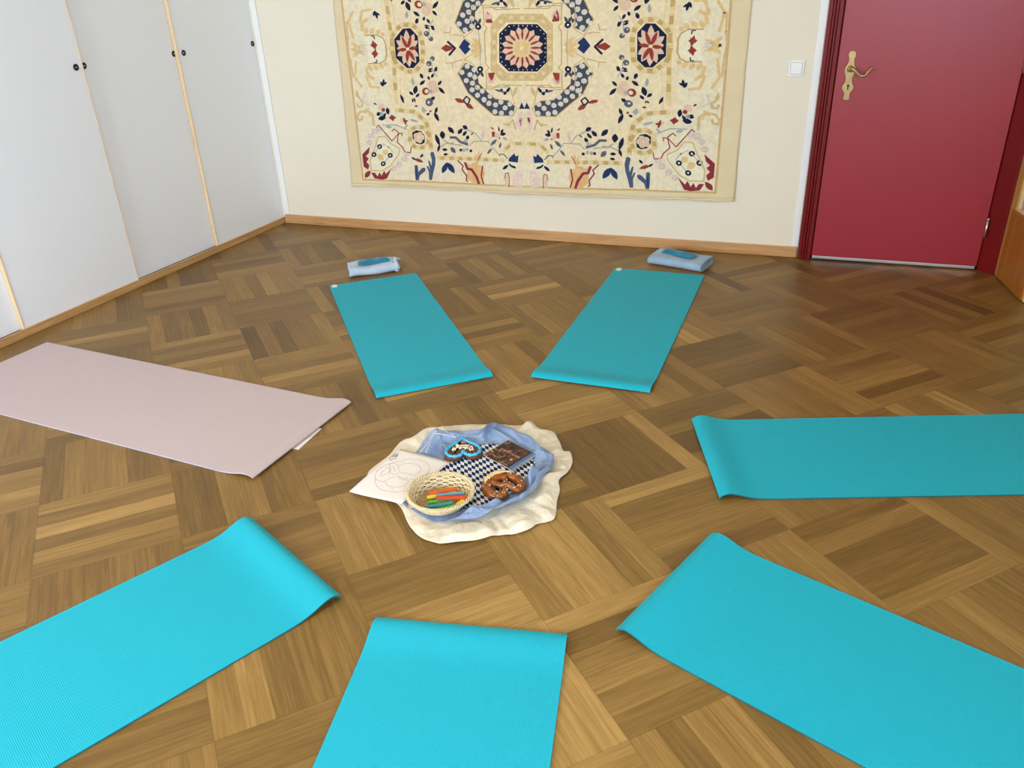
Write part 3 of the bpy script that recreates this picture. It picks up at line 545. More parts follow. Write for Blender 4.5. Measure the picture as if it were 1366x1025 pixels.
'n,4,3': '-674 -139 -678 -150 -676 -159 -667 -167 -657 -171 -654 -162 -655 -150 -661 -143;-685 -207 -669 -206 -657 -201 -647 -189 -643 -179 -655 -180 -670 -185 -679 -194;-560 -209 -547 -206 -538 -200 -532 -189 -531 -180 -542 -183 -553 -189 -559 -198;-557 -218 -554 -233 -546 -245 -530 -254 -516 -258 -519 -246 -528 -231 -540 -223;-622 -154 -627 -162 -626 -169 -620 -175 -613 -179 -610 -172 -609 -163 -614 -158;-600 -165 -589 -162 -582 -156 -580 -146 -580 -139 -589 -141 -598 -148 -601 -155;-566 -101 -573 -110 -575 -117 -569 -124 -562 -129 -557 -122 -554 -113 -557 -107;-619 -121 -609 -123 -601 -122 -592 -117 -587 -111 -595 -109 -605 -110 -613 -114;-615 -294 -602 -296 -593 -293 -587 -284 -585 -275 -595 -274 -607 -276 -613 -283;-600 -362 -602 -380 -597 -396 -584 -411 -571 -419 -570 -404 -574 -385 -584 -372;-592 -370 -580 -362 -574 -352 -573 -340 -576 -330 -585 -337 -594 -348 -596 -358;-656 -381 -647 -383 -639 -382 -633 -375 -630 -369 -637 -367 -647 -368 -653 -373',
's,4,3': '-602 -312 -617 -326 -638 -328 -653 -316 -653 -298 -638 -285 -618 -283 -603 -294',
'w,5,3': '-624 -307 -628 -311 -634 -312 -639 -309 -639 -303 -634 -299 -628 -298 -624 -302',
's,3,3': '-567 -60 -576 -68 -589 -69 -598 -62 -598 -51 -589 -43 -576 -42 -567 -49;-591 -88 -601 -98 -615 -99 -626 -91 -626 -78 -616 -69 -601 -68 -591 -76;-191 -230 -175 -239 -158 -244 -136 -246 -120 -245 -133 -238 -153 -231 -171 -229',
'c,4,3': '-583 -63 -586 -65 -590 -66 -593 -64 -593 -60 -590 -58 -586 -57 -583 -60;-608 -89 -611 -92 -614 -92 -617 -90 -617 -87 -615 -84 -611 -84 -608 -86',
'd,1,3': '-419 -140 -359 -250 -287 -306 -197 -378 -72 -376 -62 -324 -103 -290 -184 -284 -236 -243 -288 -195 -299 -107 -367 -79',
'w2,2,3': '-340 -104 -354 -115 -371 -110 -374 -95 -360 -84 -343 -89;-377 -138 -391 -149 -408 -144 -411 -129 -397 -118 -380 -123;-325 -152 -339 -162 -356 -158 -359 -142 -345 -132 -328 -136;-296 -123 -310 -134 -327 -129 -330 -114 -316 -103 -299 -108;-351 -185 -365 -195 -382 -191 -385 -175 -371 -165 -354 -169;-312 -200 -326 -210 -343 -206 -346 -190 -332 -180 -315 -184;-294 -165 -308 -176 -325 -171 -328 -156 -314 -145 -297 -150;-317 -238 -331 -248 -348 -244 -351 -228 -337 -217 -320 -222;-281 -224 -295 -234 -312 -230 -315 -214 -301 -204 -284 -208;-283 -269 -297 -279 -314 -275 -317 -259 -303 -248 -286 -253;-251 -244 -264 -255 -281 -250 -284 -235 -271 -224 -254 -229;-241 -292 -255 -304 -272 -299 -276 -283 -262 -272 -245 -277;-211 -313 -225 -324 -242 -320 -245 -304 -231 -293 -214 -297;-201 -273 -215 -284 -232 -280 -235 -264 -221 -253 -205 -258;-169 -322 -182 -333 -199 -328 -203 -313 -189 -302 -172 -306;-133 -305 -147 -316 -163 -312 -167 -296 -153 -285 -136 -290;-107 -338 -121 -349 -138 -345 -141 -329 -127 -318 -111 -323;-133 -369 -147 -380 -164 -375 -167 -360 -154 -349 -137 -353;-76 -316 -89 -327 -106 -323 -109 -307 -96 -296 -79 -301;-68 -367 -82 -378 -99 -374 -102 -358 -88 -347 -72 -351;-175 -362 -188 -373 -205 -368 -209 -352 -195 -341 -178 -346',
'l2,2,3': '-254 -7 -278 -11 -296 -21 -309 -40 -315 -56 -296 -52 -273 -42 -261 -27;-254 -7 -275 2 -295 3 -318 -5 -333 -16 -316 -23 -292 -26 -272 -20;-254 -7 -273 -5 -287 -10 -298 -23 -302 -36 -287 -37 -268 -33 -259 -23',
'd,3,3': '-275 -127 -287 -132 -294 -140 -298 -152 -298 -161 -289 -156 -278 -148 -275 -138;-273 -127 -275 -138 -272 -147 -264 -156 -255 -161 -253 -152 -255 -140 -262 -133',
'b,3,3': '-36 -339 -16 -301 2 -338',
'w,4,3': '-268 -119 -271 -122 -277 -122 -281 -120 -281 -115 -277 -111 -272 -111 -268 -114',
'c,1,0': '-221 164 -175 201 174 193 216 155 212 -164 167 -204 -195 -205 -240 -164',
't2,2,0': '-193 128 -125 182 125 177 187 121 183 -122 117 -180 -142 -181 -207 -122',
'c,4,0': '-156 87 -95 137 92 134 149 82 146 -84 86 -137 -106 -136 -165 -83',
'n,5,0': '-143 78 -82 127 94 124 149 73 147 -78 88 -129 -93 -128 -150 -76',
'l,3,0': '171 -1 168 -4 163 -5 159 -2 159 3 162 6 167 6 171 3;177 -29 171 -36 160 -37 152 -31 151 -22 158 -15 169 -14 177 -20;170 -55 167 -59 162 -59 158 -56 158 -52 161 -48 166 -48 170 -51;177 -89 170 -97 159 -97 151 -91 150 -82 157 -75 168 -74 176 -80;155 -117 152 -120 147 -121 143 -118 143 -113 146 -110 151 -109 155 -112;137 -141 130 -149 119 -149 111 -143 110 -134 117 -126 128 -125 136 -132;102 -160 98 -164 93 -164 89 -161 89 -157 92 -153 97 -153 101 -156;70 -162 63 -170 52 -171 44 -164 43 -155 50 -147 61 -146 69 -153;28 -160 25 -164 20 -164 16 -161 16 -157 19 -153 24 -153 28 -156;3 -162 -4 -170 -15 -171 -23 -164 -24 -155 -17 -147 -6 -146 2 -153;-37 -160 -40 -164 -45 -164 -49 -161 -49 -157 -46 -153 -41 -153 -37 -156;-64 -162 -71 -170 -83 -171 -91 -165 -91 -155 -84 -147 -73 -146 -65 -153;-111 -160 -115 -164 -120 -164 -124 -161 -124 -157 -120 -153 -115 -153 -111 -156;-131 -141 -139 -148 -150 -149 -158 -143 -159 -133 -151 -126 -140 -125 -132 -131;-164 -116 -167 -119 -173 -120 -176 -117 -177 -112 -173 -109 -168 -108 -164 -111;-169 -88 -177 -95 -188 -96 -196 -90 -197 -80 -189 -73 -178 -72 -170 -78;-175 -53 -179 -57 -184 -57 -188 -54 -188 -49 -184 -46 -179 -46 -175 -49;-166 -26 -174 -34 -185 -34 -193 -28 -194 -19 -186 -11 -175 -11 -167 -17;-172 3 -176 -1 -181 -1 -185 2 -185 6 -182 10 -176 10 -172 7;-164 27 -171 20 -182 19 -190 25 -191 35 -183 42 -172 43 -164 37;-169 57 -173 54 -178 54 -182 57 -182 61 -179 64 -174 65 -170 62;-161 87 -168 80 -179 80 -187 86 -188 95 -180 102 -169 103 -161 97;-152 118 -156 115 -161 114 -165 117 -165 122 -162 125 -156 125 -153 122;-119 137 -126 130 -137 130 -145 136 -145 145 -138 152 -127 153 -119 147;-97 159 -101 156 -106 155 -109 158 -110 163 -106 166 -101 166 -97 163;-52 156 -59 149 -70 149 -78 155 -78 164 -71 171 -60 171 -52 165;-25 157 -28 154 -33 154 -37 157 -37 161 -34 164 -29 165 -25 162;13 155 6 148 -4 147 -12 153 -13 162 -6 169 5 170 13 164;38 156 35 153 30 153 26 155 25 160 29 163 34 163 38 160;78 154 71 147 61 146 53 152 52 161 59 168 69 169 77 163;109 155 105 151 101 151 97 154 96 158 100 162 105 162 108 159;142 132 135 125 125 125 117 131 116 140 123 147 133 147 141 141;159 112 156 109 151 109 147 112 147 116 150 119 155 120 159 117;179 82 172 75 162 74 154 80 153 90 160 96 170 97 178 91;172 53 169 49 164 49 160 52 160 56 163 60 168 60 171 57;178 23 171 16 161 15 153 21 152 31 159 38 169 38 177 32',
'd,4,0': '168 0 166 -2 162 -1 161 2 164 4 167 3;167 -55 165 -57 161 -56 160 -53 163 -50 167 -51;153 -116 150 -118 146 -117 146 -114 148 -112 152 -113;99 -159 96 -162 92 -161 92 -158 95 -155 98 -156;26 -160 23 -162 19 -161 19 -158 21 -155 25 -156;-39 -160 -42 -162 -46 -161 -47 -158 -44 -155 -40 -156;-114 -160 -117 -162 -120 -161 -121 -158 -118 -155 -115 -156;-167 -115 -170 -117 -173 -116 -174 -113 -171 -111 -167 -112;-178 -52 -181 -54 -184 -53 -185 -50 -182 -48 -179 -49;-175 3 -178 1 -182 2 -182 5 -179 8 -176 7;-172 58 -175 56 -179 57 -179 60 -177 62 -173 61;-155 119 -158 117 -162 118 -162 121 -159 123 -156 122;-100 160 -103 158 -106 159 -107 162 -104 164 -101 163;-28 158 -31 156 -34 157 -35 160 -32 162 -28 161;35 157 32 155 29 156 28 159 31 161 34 160;106 156 103 153 100 154 99 158 102 160 105 159;157 113 154 111 150 112 150 115 152 117 156 116;169 54 166 51 163 52 162 56 165 58 168 57',
'w,6,0': '142 -2 139 -5 136 -4 135 -1 138 2 141 1;142 -26 139 -28 135 -27 135 -24 137 -22 141 -23;141 -52 138 -54 135 -53 134 -50 137 -48 140 -49;133 -78 130 -80 126 -79 126 -76 128 -74 132 -75;111 -97 108 -99 105 -98 104 -95 107 -93 110 -94;89 -116 86 -118 83 -117 82 -114 85 -112 88 -113;58 -121 56 -123 52 -122 51 -119 54 -117 58 -118;29 -121 26 -123 23 -122 22 -119 25 -117 28 -118;2 -121 -1 -123 -4 -122 -5 -119 -2 -117 1 -118;-25 -121 -28 -123 -32 -122 -32 -119 -30 -117 -26 -118;-55 -121 -58 -123 -61 -122 -62 -119 -59 -117 -56 -118;-86 -115 -89 -118 -92 -117 -93 -113 -90 -111 -87 -112;-107 -96 -110 -98 -113 -97 -114 -94 -111 -92 -108 -93;-128 -77 -131 -79 -135 -78 -135 -75 -132 -72 -129 -73;-135 -50 -138 -53 -142 -52 -142 -48 -140 -46 -136 -47;-134 -24 -137 -26 -140 -25 -141 -22 -138 -20 -135 -21;-133 0 -136 -2 -139 -1 -140 2 -137 4 -134 3;-132 24 -135 22 -138 23 -139 26 -136 29 -132 28;-131 50 -133 48 -137 49 -138 52 -135 55 -131 54;-121 76 -124 74 -128 75 -128 78 -125 80 -122 79;-99 94 -102 92 -105 93 -106 96 -103 98 -99 97;-76 112 -79 110 -83 111 -83 114 -81 117 -77 116;-46 117 -49 115 -52 116 -53 119 -50 121 -47 120;-17 116 -20 114 -23 115 -24 118 -21 121 -18 120;10 116 7 114 3 115 3 118 5 120 9 119;36 115 33 113 30 114 29 117 32 120 35 119;65 115 62 113 59 114 58 117 61 119 64 118;94 109 92 107 88 108 88 111 90 113 94 113;115 91 112 89 109 90 108 93 111 95 114 94;136 72 133 70 129 71 129 74 131 76 135 75;143 47 140 45 137 46 136 49 139 51 142 50;143 21 140 19 136 20 136 23 138 25 142 24',
'p,6,0': '35 -7 53 -28 74 -37 104 -33 125 -23 110 -7 85 7 61 6;29 -18 37 -44 52 -60 81 -67 105 -64 98 -44 82 -23 59 -16;18 -27 14 -54 21 -74 45 -90 68 -96 71 -75 65 -49 47 -35;5 -32 -11 -55 -13 -77 2 -99 21 -113 33 -94 38 -68 28 -49;-10 -32 -34 -49 -46 -68 -42 -94 -31 -113 -11 -99 5 -77 4 -55;-23 -27 -52 -34 -72 -48 -80 -74 -78 -95 -54 -89 -29 -74 -21 -54;-33 -18 -63 -15 -87 -21 -105 -42 -113 -63 -89 -66 -59 -60 -42 -43;-38 -6 -64 7 -89 9 -115 -5 -131 -21 -110 -32 -80 -36 -58 -27;-37 7 -56 27 -77 37 -107 34 -129 24 -114 7 -89 -7 -65 -6;-32 18 -39 44 -54 60 -83 66 -108 64 -102 44 -85 23 -62 16;-21 27 -17 53 -24 73 -47 89 -70 95 -74 74 -68 49 -50 35;-8 32 8 55 10 75 -5 97 -23 111 -35 93 -41 67 -30 49;7 31 31 48 42 66 38 92 27 110 8 97 -8 76 -7 55;20 27 49 34 68 47 75 72 73 93 50 87 26 72 18 53;30 18 60 14 83 21 100 41 108 61 84 64 55 58 39 43;35 6 61 -7 85 -9 110 4 126 21 105 31 76 35 55 26',
'r,7,0': '44 -1 63 -6 81 -7 103 -5 118 -1 103 3 81 6 63 4;40 -16 55 -27 71 -34 92 -40 108 -41 96 -33 77 -23 60 -18;30 -29 39 -44 50 -57 68 -69 81 -75 74 -63 61 -47 47 -37;15 -37 16 -54 21 -70 32 -87 42 -98 40 -84 35 -65 27 -51;-3 -40 -9 -57 -11 -73 -9 -93 -5 -106 0 -93 4 -73 2 -57;-20 -37 -33 -50 -42 -65 -49 -84 -51 -98 -41 -87 -29 -70 -23 -54;-35 -28 -52 -36 -67 -47 -82 -62 -90 -74 -76 -68 -57 -56 -45 -43;-44 -15 -64 -17 -82 -21 -102 -31 -115 -40 -99 -38 -77 -33 -60 -26;-47 0 -66 5 -84 7 -107 5 -122 1 -107 -3 -85 -6 -66 -4;-43 16 -58 27 -74 34 -96 40 -111 41 -99 33 -80 23 -63 18;-33 29 -41 44 -53 56 -70 68 -84 75 -77 63 -64 47 -50 37;-18 37 -19 54 -24 69 -34 86 -44 97 -43 83 -38 65 -29 50;0 40 6 56 8 72 6 91 2 104 -3 91 -6 72 -5 56;17 37 30 49 39 63 45 82 47 95 37 85 26 69 20 53;32 28 49 36 63 46 77 61 85 72 71 66 53 55 41 42;41 15 60 16 78 21 97 30 109 38 94 37 73 33 56 25',
'l,8,0': '-59 27 -40 43 29 42 47 26 46 -32 27 -48 -43 -48 -61 -31',
'l2,9,0': '-50 21 -33 35 23 34 38 20 37 -26 20 -41 -36 -40 -52 -26',
'c,10,0': '6 -6 -1 -13 -11 -14 -19 -8 -19 1 -12 8 -2 8 5 3',
'p3,3,1': '-58 -420 -44 -366 -14 -350 -18 -464 -40 -462;-21 -696 -56 -706 -86 -738 -95 -765 -81 -800 -25 -807',
'm,3,1': '-30 -387 -41 -439 -27 -441 -16 -389;-224 -446 -221 -453 -217 -458 -209 -462 -203 -463 -205 -457 -210 -451 -216 -448;-1138 -631 -1074 -579 -1087 -621 -1111 -641 -1092 -657 -1113 -680 -1093 -698 -1105 -729 -1137 -710;-1086 -748 -1057 -748 -1040 -772 -1025 -743 -1010 -766 -989 -733 -977 -754 -932 -714 -973 -784 -1011 -792 -1065 -785;-1137 -784 -1115 -779 -1099 -768 -1091 -749 -1090 -734 -1108 -739 -1128 -750 -1136 -765',
'l2,3,1': '-131 -434 -118 -438 -107 -437 -95 -429 -88 -421 -98 -418 -113 -418 -123 -424;-983 -601 -985 -619 -980 -629 -963 -630 -947 -625 -946 -611 -951 -598 -963 -596;-1025 -628 -1027 -647 -1021 -660 -1002 -666 -984 -665 -982 -649 -988 -632 -1002 -626;-1093 -373 -1075 -371 -1062 -365 -1053 -351 -1050 -340 -1064 -341 -1080 -348 -1089 -358;-1053 -364 -1061 -374 -1063 -383 -1056 -391 -1048 -396 -1041 -388 -1038 -377 -1042 -370',
'g,2,1': '-374 -569 -340 -536 -345 -532 -378 -565;-345 -538 -243 -536 -243 -530 -344 -532;-248 -534 -220 -571 -215 -568 -242 -531;-222 -570 -177 -616 -172 -611 -217 -566;-425 -462 -375 -468 -374 -462 -424 -456;-379 -467 -323 -494 -319 -488 -375 -462;-326 -491 -294 -532 -288 -528 -320 -488;-384 -543 -392 -552 -405 -553 -414 -546 -415 -535 -406 -526 -393 -525 -384 -531',
's,2,1': '-174 -622 -165 -610 -170 -606 -179 -619;-169 -612 -145 -611 -145 -605 -169 -606;-149 -610 -124 -637 -119 -633 -144 -605',
'k,2,1': '-283 -530 -272 -512 -268 -494 -269 -471 -274 -457 -282 -471 -289 -493 -289 -512;-1049 -553 -1061 -539 -1073 -535 -1090 -543 -1103 -554 -1093 -565 -1078 -572 -1064 -567;-1035 -519 -1037 -503 -1045 -495 -1062 -497 -1076 -504 -1075 -517 -1067 -528 -1054 -528;-1008 -498 -1006 -479 -1012 -468 -1030 -464 -1047 -466 -1049 -481 -1044 -496 -1030 -500;-978 -485 -972 -468 -975 -457 -991 -452 -1007 -453 -1012 -466 -1010 -481 -998 -486;-923 -701 -934 -716 -935 -727 -922 -733 -907 -734 -898 -722 -895 -708 -904 -702;-890 -670 -899 -688 -897 -701 -882 -709 -866 -711 -859 -697 -859 -680 -870 -673;-853 -639 -857 -658 -852 -669 -835 -673 -819 -672 -816 -657 -820 -642 -832 -637;-836 -614 -832 -631 -823 -639 -805 -636 -791 -629 -794 -616 -804 -604 -818 -605',
's,3,1': '-229 -558 -213 -553 -200 -545 -191 -531 -187 -519 -200 -522 -216 -531 -225 -542;-254 -610 -241 -604 -231 -596 -223 -583 -220 -573 -231 -577 -244 -586 -251 -597;-174 -574 -165 -566 -159 -557 -158 -545 -160 -537 -167 -543 -174 -553 -176 -563;-506 -522 -462 -521 -461 -506 -505 -507;-473 -517 -439 -547 -427 -536 -461 -506;-441 -546 -384 -563 -378 -549 -435 -532;-505 -576 -505 -591 -500 -601 -486 -608 -473 -609 -473 -598 -478 -585 -489 -578;-501 -573 -502 -588 -498 -599 -485 -607 -473 -610 -471 -598 -475 -584 -485 -576;-656 -778 -631 -707 -637 -706 -663 -776',
'p2,3,1': '-166 -499 -176 -509 -190 -510 -201 -502 -202 -489 -192 -479 -178 -478 -167 -486;-724 -655 -730 -661 -739 -662 -745 -657 -745 -650 -739 -644 -730 -643 -724 -647;-945 -337 -959 -350 -978 -352 -992 -341 -992 -325 -978 -312 -958 -310 -945 -321;-836 -401 -838 -411 -836 -418 -828 -423 -820 -425 -818 -417 -820 -408 -826 -404',
'g,3,1': '-150 -508 -146 -516 -139 -522 -128 -522 -119 -520 -123 -513 -130 -506 -139 -505;-401 -593 -408 -600 -419 -601 -426 -595 -427 -586 -419 -579 -409 -578 -402 -583;-380 -588 -386 -595 -395 -596 -402 -591 -402 -583 -396 -576 -387 -575 -380 -580;-549 -534 -517 -555 -511 -549 -544 -528;-518 -555 -425 -565 -423 -558 -516 -548;-579 -577 -530 -554 -533 -548 -582 -571;-535 -556 -477 -550 -477 -543 -535 -549;-1005 -575 -1054 -630 -1050 -632 -1001 -577;-935 -631 -994 -687 -989 -690 -931 -634;-985 -561 -938 -586 -935 -582 -982 -557;-941 -584 -914 -618 -910 -615 -936 -581;-954 -378 -962 -386 -973 -387 -980 -381 -980 -372 -972 -364 -962 -363 -954 -369;-970 -447 -872 -445 -872 -439 -969 -441;-877 -445 -802 -473 -799 -467 -873 -439;-950 -452 -941 -460 -930 -464 -915 -463 -904 -459 -911 -452 -924 -446 -936 -447;-777 -408 -763 -418 -748 -423 -728 -425 -714 -423 -724 -415 -742 -408 -758 -406;-820 -465 -809 -463 -800 -457 -793 -448 -789 -441 -798 -443 -809 -448 -816 -456',
'w,4,1': '-108 -661 -99 -670 -88 -675 -73 -677 -62 -676 -69 -669 -82 -661 -95 -659;-22 -788 -65 -762 -67 -765 -25 -792;-21 -776 -48 -721 -52 -723 -25 -778;-998 -580 -1003 -584 -1010 -583 -1010 -577 -1005 -573 -999 -574;-1045 -632 -1051 -636 -1057 -634 -1058 -629 -1052 -624 -1046 -626;-928 -635 -933 -639 -939 -638 -940 -632 -935 -628 -928 -629;-984 -689 -990 -693 -996 -692 -997 -686 -991 -682 -985 -683',
'o,3,1': '-393 -670 -357 -686 -333 -658 -340 -604 -323 -627 -313 -580 -304 -623 -290 -599 -323 -678 -289 -684 -274 -731 -296 -796 -356 -797 -407 -764 -397 -722',
't2,4,1': '-372 -687 -358 -688 -348 -685 -340 -675 -337 -665 -348 -664 -361 -666 -368 -674',
'm,4,1': '-464 -657 -427 -692 -420 -687 -458 -652;-428 -686 -438 -710 -430 -712 -420 -688;-438 -711 -405 -754 -398 -749 -431 -706;-406 -748 -413 -779 -404 -780 -398 -749;-412 -780 -399 -790 -393 -784 -407 -774;-419 -668 -402 -711 -387 -704 -403 -662;-401 -712 -364 -716 -361 -701 -397 -697;-375 -710 -340 -761 -326 -752 -360 -702;-344 -754 -327 -801 -311 -795 -328 -748;-294 -682 -307 -747 -298 -748 -284 -682;-307 -746 -291 -797 -282 -794 -298 -743',
'r,4,1': '-294 -604 -324 -651 -319 -653 -290 -606;-939 -354 -947 -361 -958 -362 -965 -356 -965 -347 -957 -340 -946 -339 -939 -345',
'p,3,1': '-122 -806 -119 -732 -138 -733 -141 -806',
'k2,4,1': '-29 -795 -80 -776 -82 -780 -30 -799;-22 -783 -41 -731 -44 -733 -25 -784',
'b2,3,1': '-769 -697 -757 -690 -745 -696 -745 -737 -719 -712 -699 -706 -690 -716 -699 -732 -736 -758 -747 -790 -768 -789 -770 -746;-651 -617 -639 -605 -624 -609 -615 -649 -621 -690 -636 -733 -651 -786 -672 -785 -669 -734 -683 -699 -673 -694 -659 -721 -670 -664 -661 -660 -647 -695 -642 -658',
'k2,3,1': '-1049 -553 -1062 -547 -1075 -546 -1091 -549 -1103 -554 -1093 -558 -1077 -561 -1063 -559;-1035 -519 -1042 -510 -1051 -504 -1066 -503 -1076 -504 -1071 -511 -1060 -518 -1049 -520;-1008 -498 -1013 -486 -1021 -476 -1036 -469 -1047 -466 -1043 -476 -1034 -488 -1023 -494;-978 -485 -980 -473 -986 -464 -997 -456 -1007 -453 -1006 -462 -1000 -474 -991 -481;-923 -701 -925 -712 -923 -721 -915 -730 -907 -734 -905 -725 -907 -714 -913 -706;-890 -670 -890 -683 -886 -695 -876 -706 -866 -711 -866 -701 -870 -686 -878 -677;-853 -639 -850 -652 -843 -661 -830 -669 -819 -672 -822 -662 -829 -650 -840 -643;-836 -614 -828 -623 -817 -629 -802 -630 -791 -629 -797 -622 -809 -614 -822 -612;-1071 -249 -1094 -301 -1083 -303 -1060 -251;-1093 -303 -1050 -329 -1042 -321 -1085 -295',
'w,2,1': '-1006 -519 -958 -513 -925 -558 -862 -590 -870 -623 -942 -701 -1004 -733 -1082 -732 -1084 -672 -1033 -577',
't2,3,1': '-1008 -522 -956 -517 -956 -509 -1008 -515;-962 -514 -928 -561 -920 -557 -955 -510;-929 -561 -863 -594 -858 -587 -924 -554;-866 -588 -875 -624 -867 -625 -857 -588;-873 -620 -946 -701 -940 -705 -866 -624;-942 -697 -1007 -731 -1004 -738 -938 -704;-1002 -730 -1083 -728 -1085 -736 -1003 -737;-1078 -733 -1080 -670 -1089 -671 -1087 -734;-1081 -675 -1028 -577 -1036 -575 -1089 -672;-1030 -580 -1001 -518 -1010 -516 -1038 -578;-1022 -447 -1023 -376 -1040 -378 -1038 -449;-1023 -376 -1068 -347 -1079 -359 -1034 -387;-1069 -347 -1124 -359 -1123 -372 -1067 -361;-1125 -359 -1154 -393 -1141 -400 -1112 -366;-1154 -395 -1142 -421 -1126 -415 -1139 -388;-1137 -423 -1105 -415 -1107 -402 -1140 -410;-1102 -413 -1096 -388 -1112 -387 -1118 -412;-1134 -245 -1120 -288 -1107 -284 -1121 -240;-1121 -287 -1096 -310 -1086 -302 -1110 -279;-1098 -301 -1108 -330 -1095 -331 -1085 -303;-1098 -322 -1130 -326 -1130 -337 -1098 -334;-1120 -331 -1128 -308 -1141 -313 -1133 -335;-1134 -256 -1135 -268 -1131 -278 -1120 -285 -1110 -288 -1109 -279 -1113 -267 -1121 -260',
'c,5,1': '-714 -520 -718 -524 -724 -525 -728 -522 -728 -517 -724 -513 -718 -512 -714 -515',
't3,2,3': '-1163 0 -1150 0 -1146 -796 -1159 -801',
't3,2,1': '-1160 -801 0 -806 0 -796 -1150 -789',
'f1,0,3': '-1150 0 0 0 0 -796 -1146 -790',
'f2,0.5,3': '-905 0 0 0 0 -650 -640 -650 -640 -420 -740 -360 -905 -360',
}
COL = {'n': (34, 38, 62), 's': (92, 98, 112), 'r': (150, 62, 52), 'm': (138, 52, 62), 'p': (222, 190, 162), 'p2': (226, 188, 172), 'p3': (228, 200, 186), 't': (196, 164, 106), 't2': (210, 182, 132), 't3': (208, 172, 118), 'l': (224, 200, 150), 'l2': (222, 190, 132), 'c': (234, 216, 174), 'w': (233, 223, 194), 'w2': (212, 204, 190), 'g': (164, 168, 160), 'k': (216, 186, 178), 'k2': (214, 202, 186), 'd': (74, 78, 88), 'b': (40, 58, 98), 'b2': (76, 90, 116), 'o': (224, 180, 126), 'f1': (229, 217, 186), 'f2': (232, 213, 176)}
CX, CZ = -1.648, 1.143
def tap_wave(u, v):
    y = 0.012 + 0.005 * math.sin(u * 4.1 + 0.7) + 0.003 * math.sin(u * 9.0 + v * 2.0) + 0.004 * N3(u * 2.2, v * 2.0, 1.5)
    y += 0.009 * math.exp(-((u - 0.335) / 0.05) ** 2) * (0.3 + 0.7 * max(0, -v)) - 0.004 * math.exp(-((u - 0.40) / 0.04) ** 2)
    y += 0.006 * math.exp(-((u + 0.255) / 0.035) ** 2) * max(0, -v)
    lo = max(0.0, (-v - 0.55) / 0.27)
    y += lo * lo * (0.010 + 0.012 * N3(u * 5.0, 7.7))
    return max(0.004, y)
def make_tapestry():
    t = tag(empty('tapestry', (CX, YB, 0.0)), 'large cream embroidered wall hanging with floral medallion design', 'wall hanging')
    uL = lambda v: -1.232 - 0.018 * (v / 0.85 if v < 0 else 0) * -1 + 0.006 * N3(v * 6, 2.2) if False else -1.226 + 0.024 * v + 0.006 * N3(v * 5, 2.2)
    uR = lambda v: 1.262 + 0.002 * v + 0.004 * N3(v * 5, 9.1)
    vB = lambda u: -0.838 + 0.008 * u + 0.010 * N3(u * 4.2, 4.4) + 0.004 * N3(u * 13, 1.4)
    nu, nv = 170, 90; top = 1.02
    bm = bmesh.new(); grid = []
    for j in range(nv + 1):
        row = []
        for i in range(nu + 1):
            s = i / nu; r = j / nv
            v = None
            u = -1.24 + 2.5 * s
            v = vB(u) + (top - vB(u)) * r
            u = uL(v) + (uR(v) - uL(v)) * s
            row.append(bm.verts.new((u, -tap_wave(u, v), CZ + v)))
        grid.append(row)
    for j in range(nv):
        for i in range(nu): bm.faces.new((grid[j][i], grid[j][i + 1], grid[j + 1][i + 1], grid[j + 1][i])).smooth = True
    r = bmesh.ops.extrude_face_region(bm, geom=bm.faces[:])
    bmesh.ops.translate(bm, verts=[g for g in r['geom'] if isinstance(g, bmesh.types.BMVert)], vec=(0, 0.0025, 0))
    fab = cloth_mat('cream_tapestry_cotton', lin(220, 202, 162), lin(227, 210, 172), 330, 0.9, nscale=5)
    obj('fabric', bm, fab, t, True)
    # rolled hem along the bottom
    bm = bmesh.new(); pts = []
    for i in range(121):
        u = uL(-.83) + (uR(-.83) - uL(-.83)) * i / 120; v = vB(u)
        pts.append((u, -tap_wave(u, v) + 0.001, CZ + v - 0.002))
    tube(bm, pts, [0.006 + 0.0035 * N3(i * .3, 5.5) for i in range(121)], 8)
    obj('bottom_hem', bm, fab, t, True)
    # embroidery
    bm = bmesh.new(); lay = bm.faces.layers.float_color.new('thread')
    for key, polys in TAP.items():
        c, l, m = key.split(','); l = float(l); m = int(m); col = lin(COL[c])
        for ps in polys.split(';'):
            n = list(map(int, ps.split())); base = [(n[i] / 1000, n[i + 1] / 1000) for i in range(0, len(n), 2)]
            for su, sv in [(1, 1)] + ([(-1, 1)] if m & 1 else []) + ([(1, -1)] if m & 2 else []) + ([(-1, -1)] if m == 3 else []):
                q = [(a * su, b * sv) for a, b in base]
                vs = [bm.verts.new((a, l, b)) for a, b in q]
                for tri in tessellate_polygon([[Vector((a, b, 0)) for a, b in q]]):
                    try:
                        f = bm.faces.new([vs[k] for k in tri]); f[lay] = col
                    except ValueError: pass
    for k in range(-42, 43):
        bmesh.ops.bisect_plane(bm, geom=bm.verts[:] + bm.edges[:] + bm.faces[:], plane_co=(k * .03, 0, 0), plane_no=(1, 0, 0))
    for k in range(-14, 15):
        bmesh.ops.bisect_plane(bm, geom=bm.verts[:] + bm.edges[:] + bm.faces[:], plane_co=(0, 0, k * .06), plane_no=(0, 0, 1))
    for vtx in bm.verts:
        l = vtx.co.y; u, v = vtx.co.x, vtx.co.z
        vtx.co = (u, -tap_wave(u, v) - 0.0011 - l * 0.00022, CZ + v + (0.007 * u if v < -0.3 else 0.0))
    for f in bm.faces:
        if f.normal.y > 0: f.normal_flip()
    me = bpy.data.meshes.new('embroidery'); bm.normal_update(); bm.to_mesh(me); bm.free()
    o = bpy.data.objects.new('embroidery', me); scene.collection.objects.link(o); o.parent = t
    me.materials.append(attr_mat('embroidery_wool', 'thread', 0.95, bscale=420, bstr=0.35, namt=0.10, nscale=45, spec=0.1))
make_tapestry()

